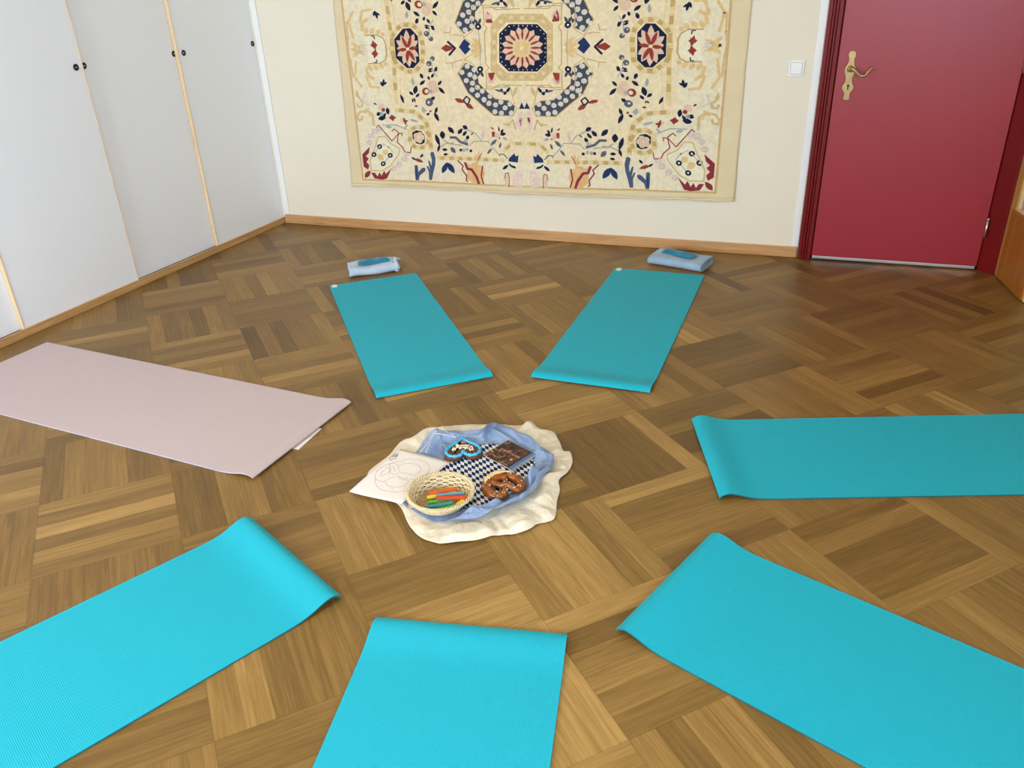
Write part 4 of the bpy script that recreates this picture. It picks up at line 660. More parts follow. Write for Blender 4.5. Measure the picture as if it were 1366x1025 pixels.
# ------------------------------------------------------------------ yoga mats
def make_mat(name, label, inner, far, W, L, mats, curl, dip, lab=None, extra=0.0):
    """inner: mid point of the end facing the middle of the circle; local +x runs outwards"""
    a = math.atan2(far[1] - inner[1], far[0] - inner[0])
    t = tag(empty(name, (inner[0], inner[1], 0), a), label, 'yoga mat', 'yoga mats laid in a circle round the centre piece')
    th = 0.0045
    xs = [0.0, .004, .010, .018, .028, .040, .055, .07, .09, .11, .135, .165, .2, .25] + [0.25 + (L - .25) * k / 34 for k in range(1, 35)]
    ny = 14
    def zt(x, s):
        cur = curl[0] + (curl[1] - curl[0]) * s
        # arch near the inner end: rises, then rolls down towards the floor
        z = cur * math.exp(-((x - 0.030) / 0.062) ** 2)
        if x < 0.030: z = cur * (dip + (1 - dip) * (1 - ((0.030 - x) / 0.030) ** 2))
        z += 0.0012 * (0.5 + 0.5 * N3(x * 4 + a * 3, s * 2.2)) 
        return z
    bm = bmesh.new()
    top, bot = [], []
    for x in xs:
        r1, r2 = [], []
        for k in range(ny + 1):
            s = k / ny; y = (s - .5) * W
            z = zt(x, s); r1.append(bm.verts.new((x, y, z + th))); r2.append(bm.verts.new((x, y, max(z, 0.0004))))
        top.append(r1); bot.append(r2)
    n = len(xs)
    for i in range(n - 1):
        for k in range(ny):
            bm.faces.new((top[i][k], top[i + 1][k], top[i + 1][k + 1], top[i][k + 1])).smooth = True
            f = bm.faces.new((bot[i][k], bot[i][k + 1], bot[i + 1][k + 1], bot[i + 1][k])); f.smooth = True; f.material_index = 1
        for k, fl in ((0, 0), (ny, 1)):
            q = (top[i][k], bot[i][k], bot[i + 1][k], top[i + 1][k]); f = bm.faces.new(q[::-1] if fl else q); f.material_index = 1
    for k in range(ny):
        bm.faces.new((top[0][k], top[0][k + 1], bot[0][k + 1], bot[0][k])).material_index = 0
        bm.faces.new((top[-1][k + 1], top[-1][k], bot[-1][k], bot[-1][k + 1])).material_index = 1
    bm.normal_update()
    for e in bm.edges:
        if len(e.link_faces) == 2 and e.link_faces[0].normal.angle(e.link_faces[1].normal, 0) > .7: e.smooth = False
    me = bpy.data.meshes.new('mat_sheet'); bm.to_mesh(me); bm.free()
    o = bpy.data.objects.new('mat_sheet', me); scene.collection.objects.link(o); o.parent = t
    for m in mats: me.materials.append(m)
    if lab is not None:
        x, y = lab
        l = obj('sewn_label', newbox(x - .022, x + .022, y - .014, y + .014, th + .0016, th + .0030, bev=.0006), m_label, t)
        l['label'] = 'small white label at the outer corner'
    return t
TM = [m_mat, m_matunder]
make_mat('yoga_mat', 'turquoise yoga mat below the tapestry, the left one, rumpled pale towel at its head', (-1.352, 2.672), (-2.263, 3.8135), 0.500, 1.462, TM, (0.016, 0.014), 0.35, (1.437, 0.222))
make_mat('yoga_mat', 'turquoise yoga mat below the tapestry, the right one, neat grey-blue towel at its head', (-0.746, 2.863), (-0.7255, 4.32), 0.505, 1.458, TM, (0.016, 0.016), 0.35, (1.436, 0.225))
pk = make_mat('yoga_mat', 'pale pink yoga mat in front of the white wardrobe', (-1.650, 2.158), (-3.383, 2.306), 0.588, 1.79, [m_matpink, m_lilac], (0.016, 0.016), 0.45)
make_mat('yoga_mat', 'turquoise yoga mat in the near left corner of the room', (-1.300, 1.548), (-1.6195, 0.911), 0.515, 1.5, TM, (0.028, 0.024), 0.30)
make_mat('yoga_mat', 'turquoise yoga mat nearest the viewer at the bottom centre', (-0.6895, 1.437), (-0.615, 1.037), 0.510, 1.5, TM, (0.014, 0.012), 0.45)
make_mat('yoga_mat', 'turquoise yoga mat in the near right corner of the room', (-0.236, 1.768), (0.431, 1.512), 0.500, 1.5, TM, (0.022, 0.024), 0.30)
make_mat('yoga_mat', 'turquoise yoga mat at the right edge, in front of the red door', (-0.222, 2.440), (0.815, 2.783), 0.508, 1.5, TM, (0.022, 0.022), 0.30)
# folded sheet of paper poking out from under the pink mat
tag(obj('paper_sheet', newbox(-1.690, -1.636, 2.085, 2.245, 0.0006, 0.0016, rot=None), m_paper), 'white sheet of paper peeking out under the inner edge of the pink mat', 'paper')

# ------------------------------------------------------------------ towels and eye pillows
def folded_towel(name, label, loc, rz, Lx, Dy, layers, th, m, mess, seed):
    t = tag(empty(name, loc, rz), label, 'towel', 'folded towels at the heads of the back mats')
    # zig-zag path in (y, z): layered folds, front fold at y=0
    path = []; R = th * 0.56
    for k in range(layers):
        z = R + k * 2 * R
        fwd = k % 2 == 0
        ys = [Dy * (0.04 + .92 * q / 8) for q in range(9)]
        if k == 0: ys = [Dy * (0.04 + .98 * q / 8) for q in range(9)]
        if fwd: ys = ys[::-1]
        path += [(y, z) for y in ys]
        if k < layers - 1:
            yc = ys[-1]; sg = -1 if fwd else 1
            for q in range(1, 6):
                an = math.pi * q / 6
                path.append((yc + sg * math.sin(an) * R * 1.5, z + R * (1 - math.cos(an))))
    n = len(path); nx = 26
    bm = bmesh.new(); A, B = [], []
    for i in range(nx + 1):
        x = Lx * i / nx; ra, rb = [], []
        for k, (y, z) in enumerate(path):
            p0 = path[max(0, k - 1)]; p1 = path[min(n - 1, k + 1)]
            ty, tz = p1[0] - p0[0], p1[1] - p0[1]; q = math.hypot(ty, tz); ny_, nz_ = -tz / q, ty / q
            w = mess * N3(x * 9 + seed, y * 11, z * 14); wx = mess * 2.0 * N3(seed + 3.3, y * 7, z * 30) * (1 if i in (0, nx) else .6)
            end = 1.0 - 0.35 * mess / .006 * 0.0
            hh = th * .45
            dz = w * min(1.0, z / (2 * R)) * 1.3
            ra.append(bm.verts.new((x + wx, y + ny_ * hh + w, max(.0008, z + nz_ * hh + dz)))); rb.append(bm.verts.new((x + wx, y - ny_ * hh + w, max(.0005, z - nz_ * hh + dz))))
        A.append(ra); B.append(rb)
    for i in range(nx):
        for k in range(n - 1):
            bm.faces.new((A[i][k], A[i + 1][k], A[i + 1][k + 1], A[i][k + 1])).smooth = True
            bm.faces.new((B[i][k], B[i][k + 1], B[i + 1][k + 1], B[i + 1][k])).smooth = True
        for k in (0, n - 1):
            bm.faces.new((A[i][k], B[i][k], B[i + 1][k], A[i + 1][k]))
    for i in (0, nx):
        for k in range(n - 1): bm.faces.new((A[i][k], A[i][k + 1], B[i][k + 1], B[i][k]))
    obj('terry_cloth', bm, m, t)
    return t, layers * 2 * R
def eye_pillow(label, loc, rz, Lx, Wy, Hz, bend, seed):
    bm = bmesh.new(); nx, ny = 28, 10; T_, B_2 = [], []
    for i in range(nx + 1):
        s = i / nx * 2 - 1; r1, r2 = [], []
        for j in range(ny + 1):
            q = j / ny * 2 - 1
            prof = max(0.0, (1 - abs(s) ** 6)) ** .5 * max(0.0, (1 - abs(q) ** 3)) ** .6
            x = s * Lx / 2; y = q * Wy / 2 * (1 - .12 * abs(s) ** 4) + bend * math.sin(s * 2.6)
            hz = Hz * prof * (0.85 + .3 * N3(s * 2 + seed, q * 1.5))
            z0 = 0.004 + .003 * N3(s * 2 + seed, 4)
            r1.append(bm.verts.new((x, y, z0 + hz * .75 + .0008))); r2.append(bm.verts.new((x, y, max(.0, z0 - hz * .2))))
        T_.append(r1); B_2.append(r2)
    for i in range(nx):
        for j in range(ny):
            bm.faces.new((T_[i][j], T_[i + 1][j], T_[i + 1][j + 1], T_[i][j + 1])).smooth = True
            bm.faces.new((B_2[i][j], B_2[i][j + 1], B_2[i + 1][j + 1], B_2[i + 1][j])).smooth = True
        for j in (0, ny):
            bm.faces.new((T_[i][j], B_2[i][j], B_2[i + 1][j], T_[i + 1][j]))
    for i in (0, nx):
        for j in range(ny): bm.faces.new((T_[i][j], T_[i][j + 1], B_2[i][j + 1], B_2[i][j]))
    o = obj('eye_pillow', bm, m_teal); o.location = loc; o.rotation_euler = (0, 0, rz)
    return tag(o, label, 'eye pillow', 'teal eye pillows on the towels')
rzL = math.atan2(.175, .225)
tl, hL = folded_towel('folded_towel', 'rumpled pale blue folded towel at the head of the left turquoise mat', (-2.413, 3.822, 0.0), rzL, 0.285, 0.145, 2, 0.0240, m_towel_a, 0.008, 3.0)
# crumpled end with navy stitched stripe
bm = bmesh.new()
for q in range(3):
    P = catmull([(0.262 + .004 * q, -.008, .006), (0.268 + .006 * q, -.010, .026), (0.272, .02, .056 + .004 * q), (0.275 + .012 * q, .07, .060 - .006 * q), (0.285 + .01 * q, .125, .03)], 6, False)
    tube(bm, P, [0.008 + .002 * math.sin(i * .9 + q) for i in range(len(P))], 8)
obj('crumpled_edge', bm, m_towel_a, tl, True)
bm = bmesh.new(); P = catmull([(0.246, -.0125, .006), (0.250, -.0135, .026), (0.252, -.008, .046), (0.252, .012, .057)], 6, False); tube(bm, P, 0.0022, 6)
obj('navy_stitching', bm, m_navytrim, tl, True)
cL, sL = math.cos(rzL), math.sin(rzL)
def onL(x, y): return (-2.413 + x * cL - y * sL, 3.822 + x * sL + y * cL)
eye_pillow('teal eye pillow lying on the rumpled towel beside the left mat', onL(.148, .055) + (hL + .001,), rzL - .02, .185, .062, .026, .004, 1.0)
rzR = math.atan2(-.085, .31)
tr, hR = folded_towel('folded_towel', 'neatly folded grey-blue towel at the head of the right turquoise mat', (-0.812, 4.462, 0.0), rzR, 0.325, 0.165, 2, 0.0225, m_towel_b, 0.0032, 8.0)
bm = bmesh.new(); P = [(0.3255, .01 + .018 * k, .043 + .002 * math.sin(k)) for k in range(9)]; tube(bm, P, .0018, 6); obj('side_seam', bm, simple('slate_seam', lin(92, 112, 140), .9), tr, True)
cR_, sR_ = math.cos(rzR), math.sin(rzR)
def onR(x, y): return (-0.812 + x * cR_ - y * sR_, 4.462 + x * sR_ + y * cR_)
eye_pillow('teal eye pillow lying on the neat towel beside the right mat', onR(.150, .085) + (hR + .0015,), rzR - .05, .205, .066, .022, -.010, 5.0)

# ------------------------------------------------------------------ centre piece: cloths
CREAM = [[-0.877, 2.505], [-0.832, 2.464], [-0.776, 2.457], [-0.729, 2.39], [-0.704, 2.341], [-0.678, 2.342], [-0.652, 2.282], [-0.648, 2.212], [-0.663, 2.157], [-0.645, 2.108], [-0.635, 2.042], [-0.621, 1.985], [-0.618, 1.943], [-0.653, 1.911], [-0.677, 1.867], [-0.717, 1.835], [-0.761, 1.816], [-0.8, 1.785], [-0.896, 1.736], [-0.948, 1.735], [-0.995, 1.751], [-1.048, 1.797], [-1.084, 1.84], [-1.124, 1.878], [-1.229, 1.947], [-1.309, 2.011], [-1.294, 2.142], [-1.296, 2.241], [-1.266, 2.279], [-1.244, 2.354], [-1.195, 2.371], [-1.137, 2.408], [-1.06, 2.437], [-0.955, 2.455], [-0.899, 2.476]]
BLUE = [[-1.207, 2.199], [-1.193, 2.297], [-1.156, 2.323], [-1.057, 2.351], [-1.017, 2.37], [-1.0, 2.428], [-0.957, 2.418], [-0.888, 2.378], [-0.826, 2.352], [-0.78, 2.302], [-0.738, 2.287], [-0.707, 2.243], [-0.698, 2.181], [-0.713, 2.127], [-0.708, 2.081], [-0.724, 2.006], [-0.767, 1.938], [-0.812, 1.881], [-0.873, 1.836], [-0.928, 1.825], [-0.99, 1.827], [-1.062, 1.86], [-1.107, 1.881], [-1.171, 1.98], [-1.194, 2.1]]
NAP = [[-1.083, 1.919], [-1.089, 2.007], [-1.066, 2.154], [-0.996, 2.288], [-0.898, 2.299], [-0.777, 2.262], [-0.771, 2.208], [-0.773, 2.119], [-0.804, 2.002], [-0.884, 1.927], [-0.955, 1.901]]
def radial_cloth(name, outline, c, hfun, mat, sub=6, rings=34, thick=0.0012, uv=False):
    B = catmull([(p[0], p[1], 0) for p in outline], sub); n = len(B)
    bm = bmesh.new(); cen = bm.verts.new((c[0], c[1], hfun(0, 0, c[0], c[1]))); R = []
    for k in range(1, rings + 1):
        r = k / rings; row = []
        for i, b in enumerate(B):
            x = c[0] + (b.x - c[0]) * r; y = c[1] + (b.y - c[1]) * r
            row.append(bm.verts.new((x, y, hfun(r, 2 * math.pi * i / n, x, y))))
        R.append(row)
    for i in range(n):
        bm.faces.new((cen, R[0][i], R[0][(i + 1) % n])).smooth = True
    for k in range(rings - 1):
        for i in range(n): bm.faces.new((R[k][i], R[k + 1][i], R[k + 1][(i + 1) % n], R[k][(i + 1) % n])).smooth = True
    for f in bm.faces:
        f.normal_update()
        if f.normal.z < 0: f.normal_flip()
    r = bmesh.ops.extrude_face_region(bm, geom=bm.faces[:])
    bmesh.ops.translate(bm, verts=[g for g in r['geom'] if isinstance(g, bmesh.types.BMVert)], vec=(0, 0, thick))
    return obj(name, bm, mat, None, True)
CC = (-0.935, 2.08)
def smooth(a, b, t):
    t = max(0.0, min(1.0, (t - a) / (b - a))); return t * t * (3 - 2 * t)
def crease(x, y, sc, seed):
    n = N3(x * sc, y * sc, seed); return 1.0 - min(1.0, abs(n) * 3.2)      # thin ridge lines
BX, BY = -0.992, 1.925
def keep(x, y):
    """low where things lie on the cloth"""
    k = smooth(.100, .150, math.hypot(x - BX, y - BY))
    for cx, cy, a, b in ((-1.040, 2.235, .055, .095), (-.866, 2.238, .070, .105), (-.818, 2.043, .072, .100)): k *= .12 + .88 * smooth(a, b, math.hypot(x - cx, y - cy))
    return k * (1 - (1 - smooth(-1.16, -1.03, x)) * (1 - smooth(2.17, 2.26, y + (x + 1.1) * .3)))
def h_cream(r, a, x, y):
    w = smooth(0.60, 0.90, r)
    f = abs(N3(math.cos(a) * 4.5, math.sin(a) * 4.5, 2.0 + r * .8)) * 0.026 + abs(N3(x * 13, y * 13, 5)) * 0.006
    f += 0.009 * crease(x, y, 7, 2.0) ** 2 + 0.0025 * crease(x, y, 15, 6.0)
    edge = smooth(0.93, 1.0, r)
    return 0.0006 + (w * f * (1 - .7 * edge) + w * .002) * (0.25 + .75 * keep(x, y))
def h_blue2(r, a, x, y):
    if r < .55: return 0.0058
    side = 0.45 + 0.55 * smooth(-0.35, 0.75, math.cos(math.atan2(y - CC[1], x - CC[0]) + 0.75))
    wr = 0.75 + 0.9 * N3(math.cos(a) * 3.2, math.sin(a) * 3.2, 8.0)
    r1 = math.exp(-((r - 0.84 - .03 * math.sin(a * 3)) / 0.055) ** 2); r2 = math.exp(-((r - 0.97) / 0.04) ** 2)
    z = side * r1 * 0.034 * max(.25, wr) + side * r2 * 0.030 * max(0.2, 0.7 + .8 * N3(a * 2.2, 1.0)) + smooth(.72, .9, r) * 0.010
    z += smooth(.68, .85, r) * (0.011 * crease(x, y, 8, 1.0) ** 2 + 0.003 * crease(x, y, 17, 4.0))
    z += smooth(.62, .8, r) * 0.0035 * (1 + math.sin(r * 62 + 5 * N3(x * 7, y * 7, 2)))
    return 0.0058 + z * keep(x, y)
cl = radial_cloth('cream_cloth', CREAM, CC, h_cream, m_cream, 8, 60)
tag(cl, 'crumpled cream silk cloth spread on the floor under the blue cloth', 'cloth')
bl = radial_cloth('blue_cloth', BLUE, CC, h_blue2, m_blue, 10, 60)
tag(bl, 'light blue gauzy cloth bunched into folds on the cream cloth', 'cloth')
# lozenge napkin
M = NT('blue_white_lozenge_cotton'); co = M.n('ShaderNodeTexCoord').outputs['Object']
def mm(op, a, b=0.0): return M.n('ShaderNodeMath', {0: a, 1: b}, operation=op).outputs[0]
xa = M.n('ShaderNodeVectorMath', {0: co, 1: (28.004, -14.890, 0)}, operation='DOT_PRODUCT').outputs['Value']
ya = M.n('ShaderNodeVectorMath', {0: co, 1: (44.335, 45.910, 0)}, operation='DOT_PRODUCT').outputs['Value']
f1 = mm('FLOOR', mm('ADD', xa, ya)); f2 = mm('FLOOR', mm('SUBTRACT', xa, ya))
par = mm('MODULO', mm('ABSOLUTE', mm('ADD', f1, f2)), 2.0)
M.set(Base_Color=M.ramp(par, [(0.45, lin(232, 232, 226)), (0.55, lin(20, 36, 92))]), Roughness=0.85, Specular_IOR_Level=0.2)
nz = M.n('ShaderNodeTexNoise', {'Vector': co, 'Scale': 600.0}); M.bump(nz.outputs[0], 0.25, 0.0006)
NC = (-0.93, 2.10)
def h_nap(r, a, x, y):
    return 0.0092 + smooth(.7, 1, r) * (0.002 + 0.004 * abs(N3(x * 15, y * 15, 1.0)))
nap = radial_cloth('lozenge_napkin', NAP, NC, h_nap, M.m, 5, 24)
tag(nap, 'napkin with navy and white lozenge pattern lying on the blue cloth', 'napkin')

# ------------------------------------------------------------------ drawing sheet
def ribbon(bm, pts, w, z0, z1, closed=False, mi=0):
    n = len(pts); P = [Vector((p[0], p[1], 0)) for p in pts]; top = []
    for i, p in enumerate(P):
        a = P[(i - 1) % n] if closed or i else p; b = P[(i + 1) % n] if closed or i < n - 1 else p
        d = (b - a).normalized(); nn = Vector((-d.y, d.x, 0)) * w / 2
        top.append((bm.verts.new(p + nn + Vector((0, 0, z1))), bm.verts.new(p - nn + Vector((0, 0, z1))), bm.verts.new(p + nn + Vector((0, 0, z0))), bm.verts.new(p - nn + Vector((0, 0, z0)))))
    for i in range(n if closed else n - 1):
        A, B = top[i], top[(i + 1) % n]
        for k, l in ((0, 1), (1, 3), (2, 0)):
            f = bm.faces.new((A[k], A[l], B[l], B[k])); f.material_index = mi
    return bm
def make_paper():
    # corner nearest the viewer's left is the origin; local x along the short lower edge, local y up the sheet
    ox, oy = -1.305, 1.882
    t = tag(empty('drawing_sheet', (ox, oy, 0.0), math.radians(-8)), 'white sheet with an outline drawing of a pretzel, left of the basket', 'paper')
    W_, L_ = 0.210, 0.297
    def z(x, y): return 0.0165 + 0.012 * smooth(.02, .21, x) * (1 - .9 * y / L_) + .005 * math.sin(y / L_ * 3) * (1 - x / W_) - .002 * y / L_
    bm = bmesh.new(); nx, ny = 14, 18
    G = [[bm.verts.new((W_ * i / nx, L_ * j / ny, z(W_ * i / nx, L_ * j / ny))) for i in range(nx + 1)] for j in range(ny + 1)]
    for j in range(ny):
        for i in range(nx): bm.faces.new((G[j][i], G[j][i + 1], G[j + 1][i + 1], G[j + 1][i])).smooth = True
    r = bmesh.ops.extrude_face_region(bm, geom=bm.faces[:]); bmesh.ops.translate(bm, verts=[g for g in r['geom'] if isinstance(g, bmesh.types.BMVert)], vec=(0, 0, -0.0006))
    obj('sheet', bm, m_paper, t)
    bm = bmesh.new()
    for ps, w, cl_ in DRAW:
        sm = [(p.x, p.y) for p in catmull([(a, b, 0) for a, b in ps], 5, cl_)]
        ribbon(bm, sm, w, 0.0, 0.00025, cl_)
    for v in bm.verts: v.co.z += z(v.co.x, v.co.y) + 0.0003
    obj('pretzel_drawing', bm, m_ink, t)
    bm = bmesh.new()
    for ps, w, cl_ in NOTE: ribbon(bm, ps, w, 0.0, 0.00025, cl_)
    for v in bm.verts: v.co.z += z(v.co.x, v.co.y) + 0.0003
    obj('printed_note', bm, m_ink2, t)
DRAW = [([(0.0523, 0.0881), (0.0313, 0.1004), (0.0174, 0.1265), (0.0145, 0.159), (0.0261, 0.1914), (0.044, 0.2155), (0.0663, 0.2437), (0.1041, 0.2598), (0.1446, 0.2505), (0.1734, 0.221), (0.1831, 0.1865), (0.1788, 0.1579), (0.1639, 0.1405), (0.1477, 0.135)], 0.0009, False), ([(0.0639, 0.1945), (0.0729, 0.2139), (0.0982, 0.2275), (0.128, 0.224), (0.1469, 0.2083), (0.1517, 0.1835), (0.1413, 0.164), (0.1144, 0.1639), (0.0945, 0.1582)], 0.0009, False), ([(0.0356, 0.0969), (0.0576, 0.0692), (0.0945, 0.049), (0.1356, 0.0477), (0.1653, 0.0617), (0.1842, 0.0865), (0.1818, 0.119), (0.1656, 0.143)], 0.0009, False), ([(0.0778, 0.093), (0.1022, 0.0755), (0.1295, 0.0749), (0.1511, 0.0915), (0.1543, 0.118), (0.1468, 0.1289), (0.1228, 0.1273), (0.1035, 0.1307)], 0.0009, False), ([(0.0277, 0.1892), (0.0516, 0.1653), (0.0616, 0.144), (0.0849, 0.1427), (0.0877, 0.1581), (0.0657, 0.1894), (0.0426, 0.2026)], 0.0009, True), ([(0.0392, 0.1202), (0.034, 0.1513), (0.0389, 0.171), (0.0562, 0.1445), (0.0474, 0.1184)], 0.0009, True), ([(0.0974, 0.1394), (0.1223, 0.1328), (0.1395, 0.1372)], 0.0009, False), ([(0.0523, 0.0881), (0.0738, 0.0914), (0.0855, 0.1178), (0.0937, 0.1351)], 0.0009, False), ([(0.0456, 0.186), (0.0621, 0.1701), (0.0746, 0.1582)], 0.0009, False), ([(0.0603, 0.2172), (0.0635, 0.2205), (0.068, 0.222)], 0.0009, False), ([(0.0911, 0.2379), (0.0938, 0.2404), (0.0977, 0.2409)], 0.0009, False), ([(0.1401, 0.234), (0.1428, 0.2343), (0.1467, 0.2328)], 0.0009, False), ([(0.0803, 0.0684), (0.0839, 0.0672), (0.0888, 0.0642)], 0.0009, False), ([(0.1256, 0.0616), (0.1287, 0.0638), (0.133, 0.0643)], 0.0009, False), ([(0.1601, 0.0881), (0.1626, 0.0911), (0.1663, 0.0924)], 0.0009, False), ([(0.0688, 0.122), (0.0712, 0.1246), (0.0748, 0.1256)], 0.0009, False), ([(0.1284, 0.141), (0.1312, 0.1419), (0.1352, 0.141)], 0.0009, False)]
NOTE = [([(0.0048, 0.2238), (0.0206, 0.21), (0.0184, 0.2245)], 0.002, False), ([(0.0057, 0.2275), (0.0045, 0.2541)], 0.002, False), ([(0.0052, 0.2466), (0.0149, 0.2309)], 0.002, False), ([(0.006, 0.2535), (0.0197, 0.236)], 0.002, False), ([(0.019, 0.2236), (0.0289, 0.233)], 0.002, False), ([(0.0063, 0.255), (0.0155, 0.2637)], 0.002, False), ([(0.0127, 0.2401), (0.0202, 0.2504)], 0.002, False), ([(0.0095, 0.2586), (0.0219, 0.239)], 0.002, False), ([(0.0156, 0.2585), (0.0233, 0.243)], 0.002, False)]
make_paper()

# ------------------------------------------------------------------ gingerbread heart
def make_heart():
    t = tag(empty('gingerbread_heart', (-1.040, 2.226, 0.0175), math.radians(-154)), 'gingerbread heart with turquoise icing rim and white piped writing', 'gingerbread')
    def heart(s, n=56):
        out = []
        for k in range(n):
            a = 2 * math.pi * k / n
            x = 16 * math.sin(a) ** 3; y = 13 * math.cos(a) - 5 * math.cos(2 * a) - 2 * math.cos(3 * a) - math.cos(4 * a)
            out.append((x * s * 1.0, (y + 2.5) * s * 1.14))
        return out
    s = 0.0043
    bm = bmesh.new(); prism(bm, heart(s), 0.0, 0.014, bev=.005)
    for f in bm.faces: f.smooth = True
    obj('biscuit', bm, simple('brown_gingerbread', lin(96, 60, 36), 0.7, nscale=60, namt=.25, bscale=120, bstr=.5), t)
    bm = bmesh.new(); H = heart(s * .875, 90)
    tube(bm, [(x, y, 0.0155) for x, y in H], [0.0056 + .0014 * math.sin(i * 2 * math.pi / 90 * 22) for i in range(90)], 10, True)
    obj('icing_rim', bm, simple('turquoise_icing', lin(70, 176, 214), 0.4, nscale=30, namt=.1), t, True)
    bm = bmesh.new()
    for ps in HW: 
        sm = catmull([(a * .0012, b * .0012 + .006, .0158) for a, b in ps], 4, False); tube(bm, sm, .0023, 6)
    obj('piped_writing', bm, simple('cream_white_icing', lin(242, 232, 206), 0.45), t, True)
    bm = bmesh.new()
    for a in range(5): 
        lathe(bm, [(.001, .0135), (.0045, .0145), (.004, .0175), (.001, .019)], 8, Matrix.Translation((-.003 + .005 * math.cos(a * 1.257), -.030 + .004 * math.sin(a * 1.257), 0)))
    obj('sugar_flower', bm, simple('salmon_icing', lin(206, 104, 84), .5), t, True)
    bm = bmesh.new(); lathe(bm, [(.001, .0135), (.006, .0145), (.0055, .018), (.001, .0205)], 12, Matrix.Translation((.019, -.013, 0)))
    obj('sugar_dot', bm, simple('yellow_icing', lin(236, 206, 96), .5), t, True)
    bm = bmesh.new(); Mi = Matrix.Translation(t.location) @ t.rotation_euler.to_matrix().to_4x4(); Mi.invert()
    for P in CORD: tube(bm, catmull([Mi @ Vector(p) for p in P], 6, False), .0011, 6)
    obj('hanging_cord', bm, simple('white_cord', lin(236, 232, 222), .7), t, True)
CORD = [[[-1.089, 2.2805, 0.03], [-1.1252, 2.2936, 0.04], [-1.1756, 2.3131, 0.036], [-1.1696, 2.2512, 0.036], [-1.151, 2.1535, 0.032]], [[-1.089, 2.2805, 0.03], [-1.1221, 2.2689, 0.042], [-1.1725, 2.2717, 0.038], [-1.1672, 2.2125, 0.038], [-1.1701, 2.1487, 0.034]]]
HW = [[(-28, 10), (-26, -4), (-20, 6), (-18, 14), (-22, 16)], [(-16, 0), (-12, 8), (-8, 0), (-13, -4)], [(-6, 10), (-4, -4), (0, 2)], [(3, -4), (6, 4), (9, -2), (5, -6)], [(10, 6), (12, -6), (17, 0)], [(19, -4), (23, 4), (27, -2), (31, 4)],
      [(-20, -12), (-14, -6), (-10, -14), (-6, -8)], [(-4, -14), (0, -9), (4, -15), (8, -10)], [(11, -14), (15, -8), (20, -14)], [(22, 12), (25, 4), (28, 12), (32, 8)], [(-30, 20), (-25, 14), (-20, 22)]]
make_heart()

# ------------------------------------------------------------------ picture card
def make_card():
    cx, cy = -0.866, 2.238
    t = tag(empty('postcard', (cx, cy, 0.0135), math.radians(-26)), 'small card with a dark food picture and a blue strip, behind the pretzel', 'card')
    w, h = 0.148, 0.124
    R = Matrix.Translation((0, 0, .004)) @ Matrix.Rotation(math.radians(3), 4, 'X')
    obj('card_stock', newbox(-w / 2, w / 2, -h / 2, h / 2, 0.0042, 0.005, rot=R), m_paper, t)
    M = NT('printed_picture'); co = M.n('ShaderNodeTexCoord').outputs['Object']
    n1 = M.n('ShaderNodeTexNoise', {'Vector': co, 'Scale': 19.0, 'Detail': 6.0, 'Roughness': .75, 'Distortion': 2.2})
    M.set(Base_Color=M.ramp(n1.outputs[0], [(0.42, lin(16, 10, 12)), (0.50, lin(58, 28, 20)), (0.56, lin(104, 54, 34)), (0.61, lin(196, 146, 104)), (0.68, lin(232, 208, 184))]), Roughness=.35)
    xs = w / 2 - .022
    obj('picture', newbox(-w / 2 + .001, xs, -h / 2 + .001, h / 2 - .001, 0.005, 0.0053, rot=R), M.m, t)
    obj('blue_strip', newbox(xs, w / 2 - .001, -h / 2 + .001, h / 2 - .001, 0.005, 0.0053, rot=R), simple('blue_print', lin(70, 106, 150), .4), t)
    bm = bmesh.new()
    for k in range(9):
        x = -.052 + k * .0095; ribbon(bm, [(x, .002 + .004 * (k % 2)), (x + .003, .012), (x + .007, .000 + .003 * (k % 3))], .0026, .0053, .0056)
    bmesh.ops.transform(bm, matrix=R, verts=bm.verts)
    obj('picture_title', bm, simple('salmon_print', lin(206, 130, 110), .5), t)
    bm = bmesh.new()
    for k in range(14): y = -.054 + k * .0078; ribbon(bm, [(w / 2 - .006, y), (w / 2 - .006, y + .0045)], .003, .0053, .0056)
    bmesh.ops.transform(bm, matrix=R, verts=bm.verts)
    obj('strip_text', bm, simple('pale_tan_print', lin(206, 186, 160), .5), t)
make_card()

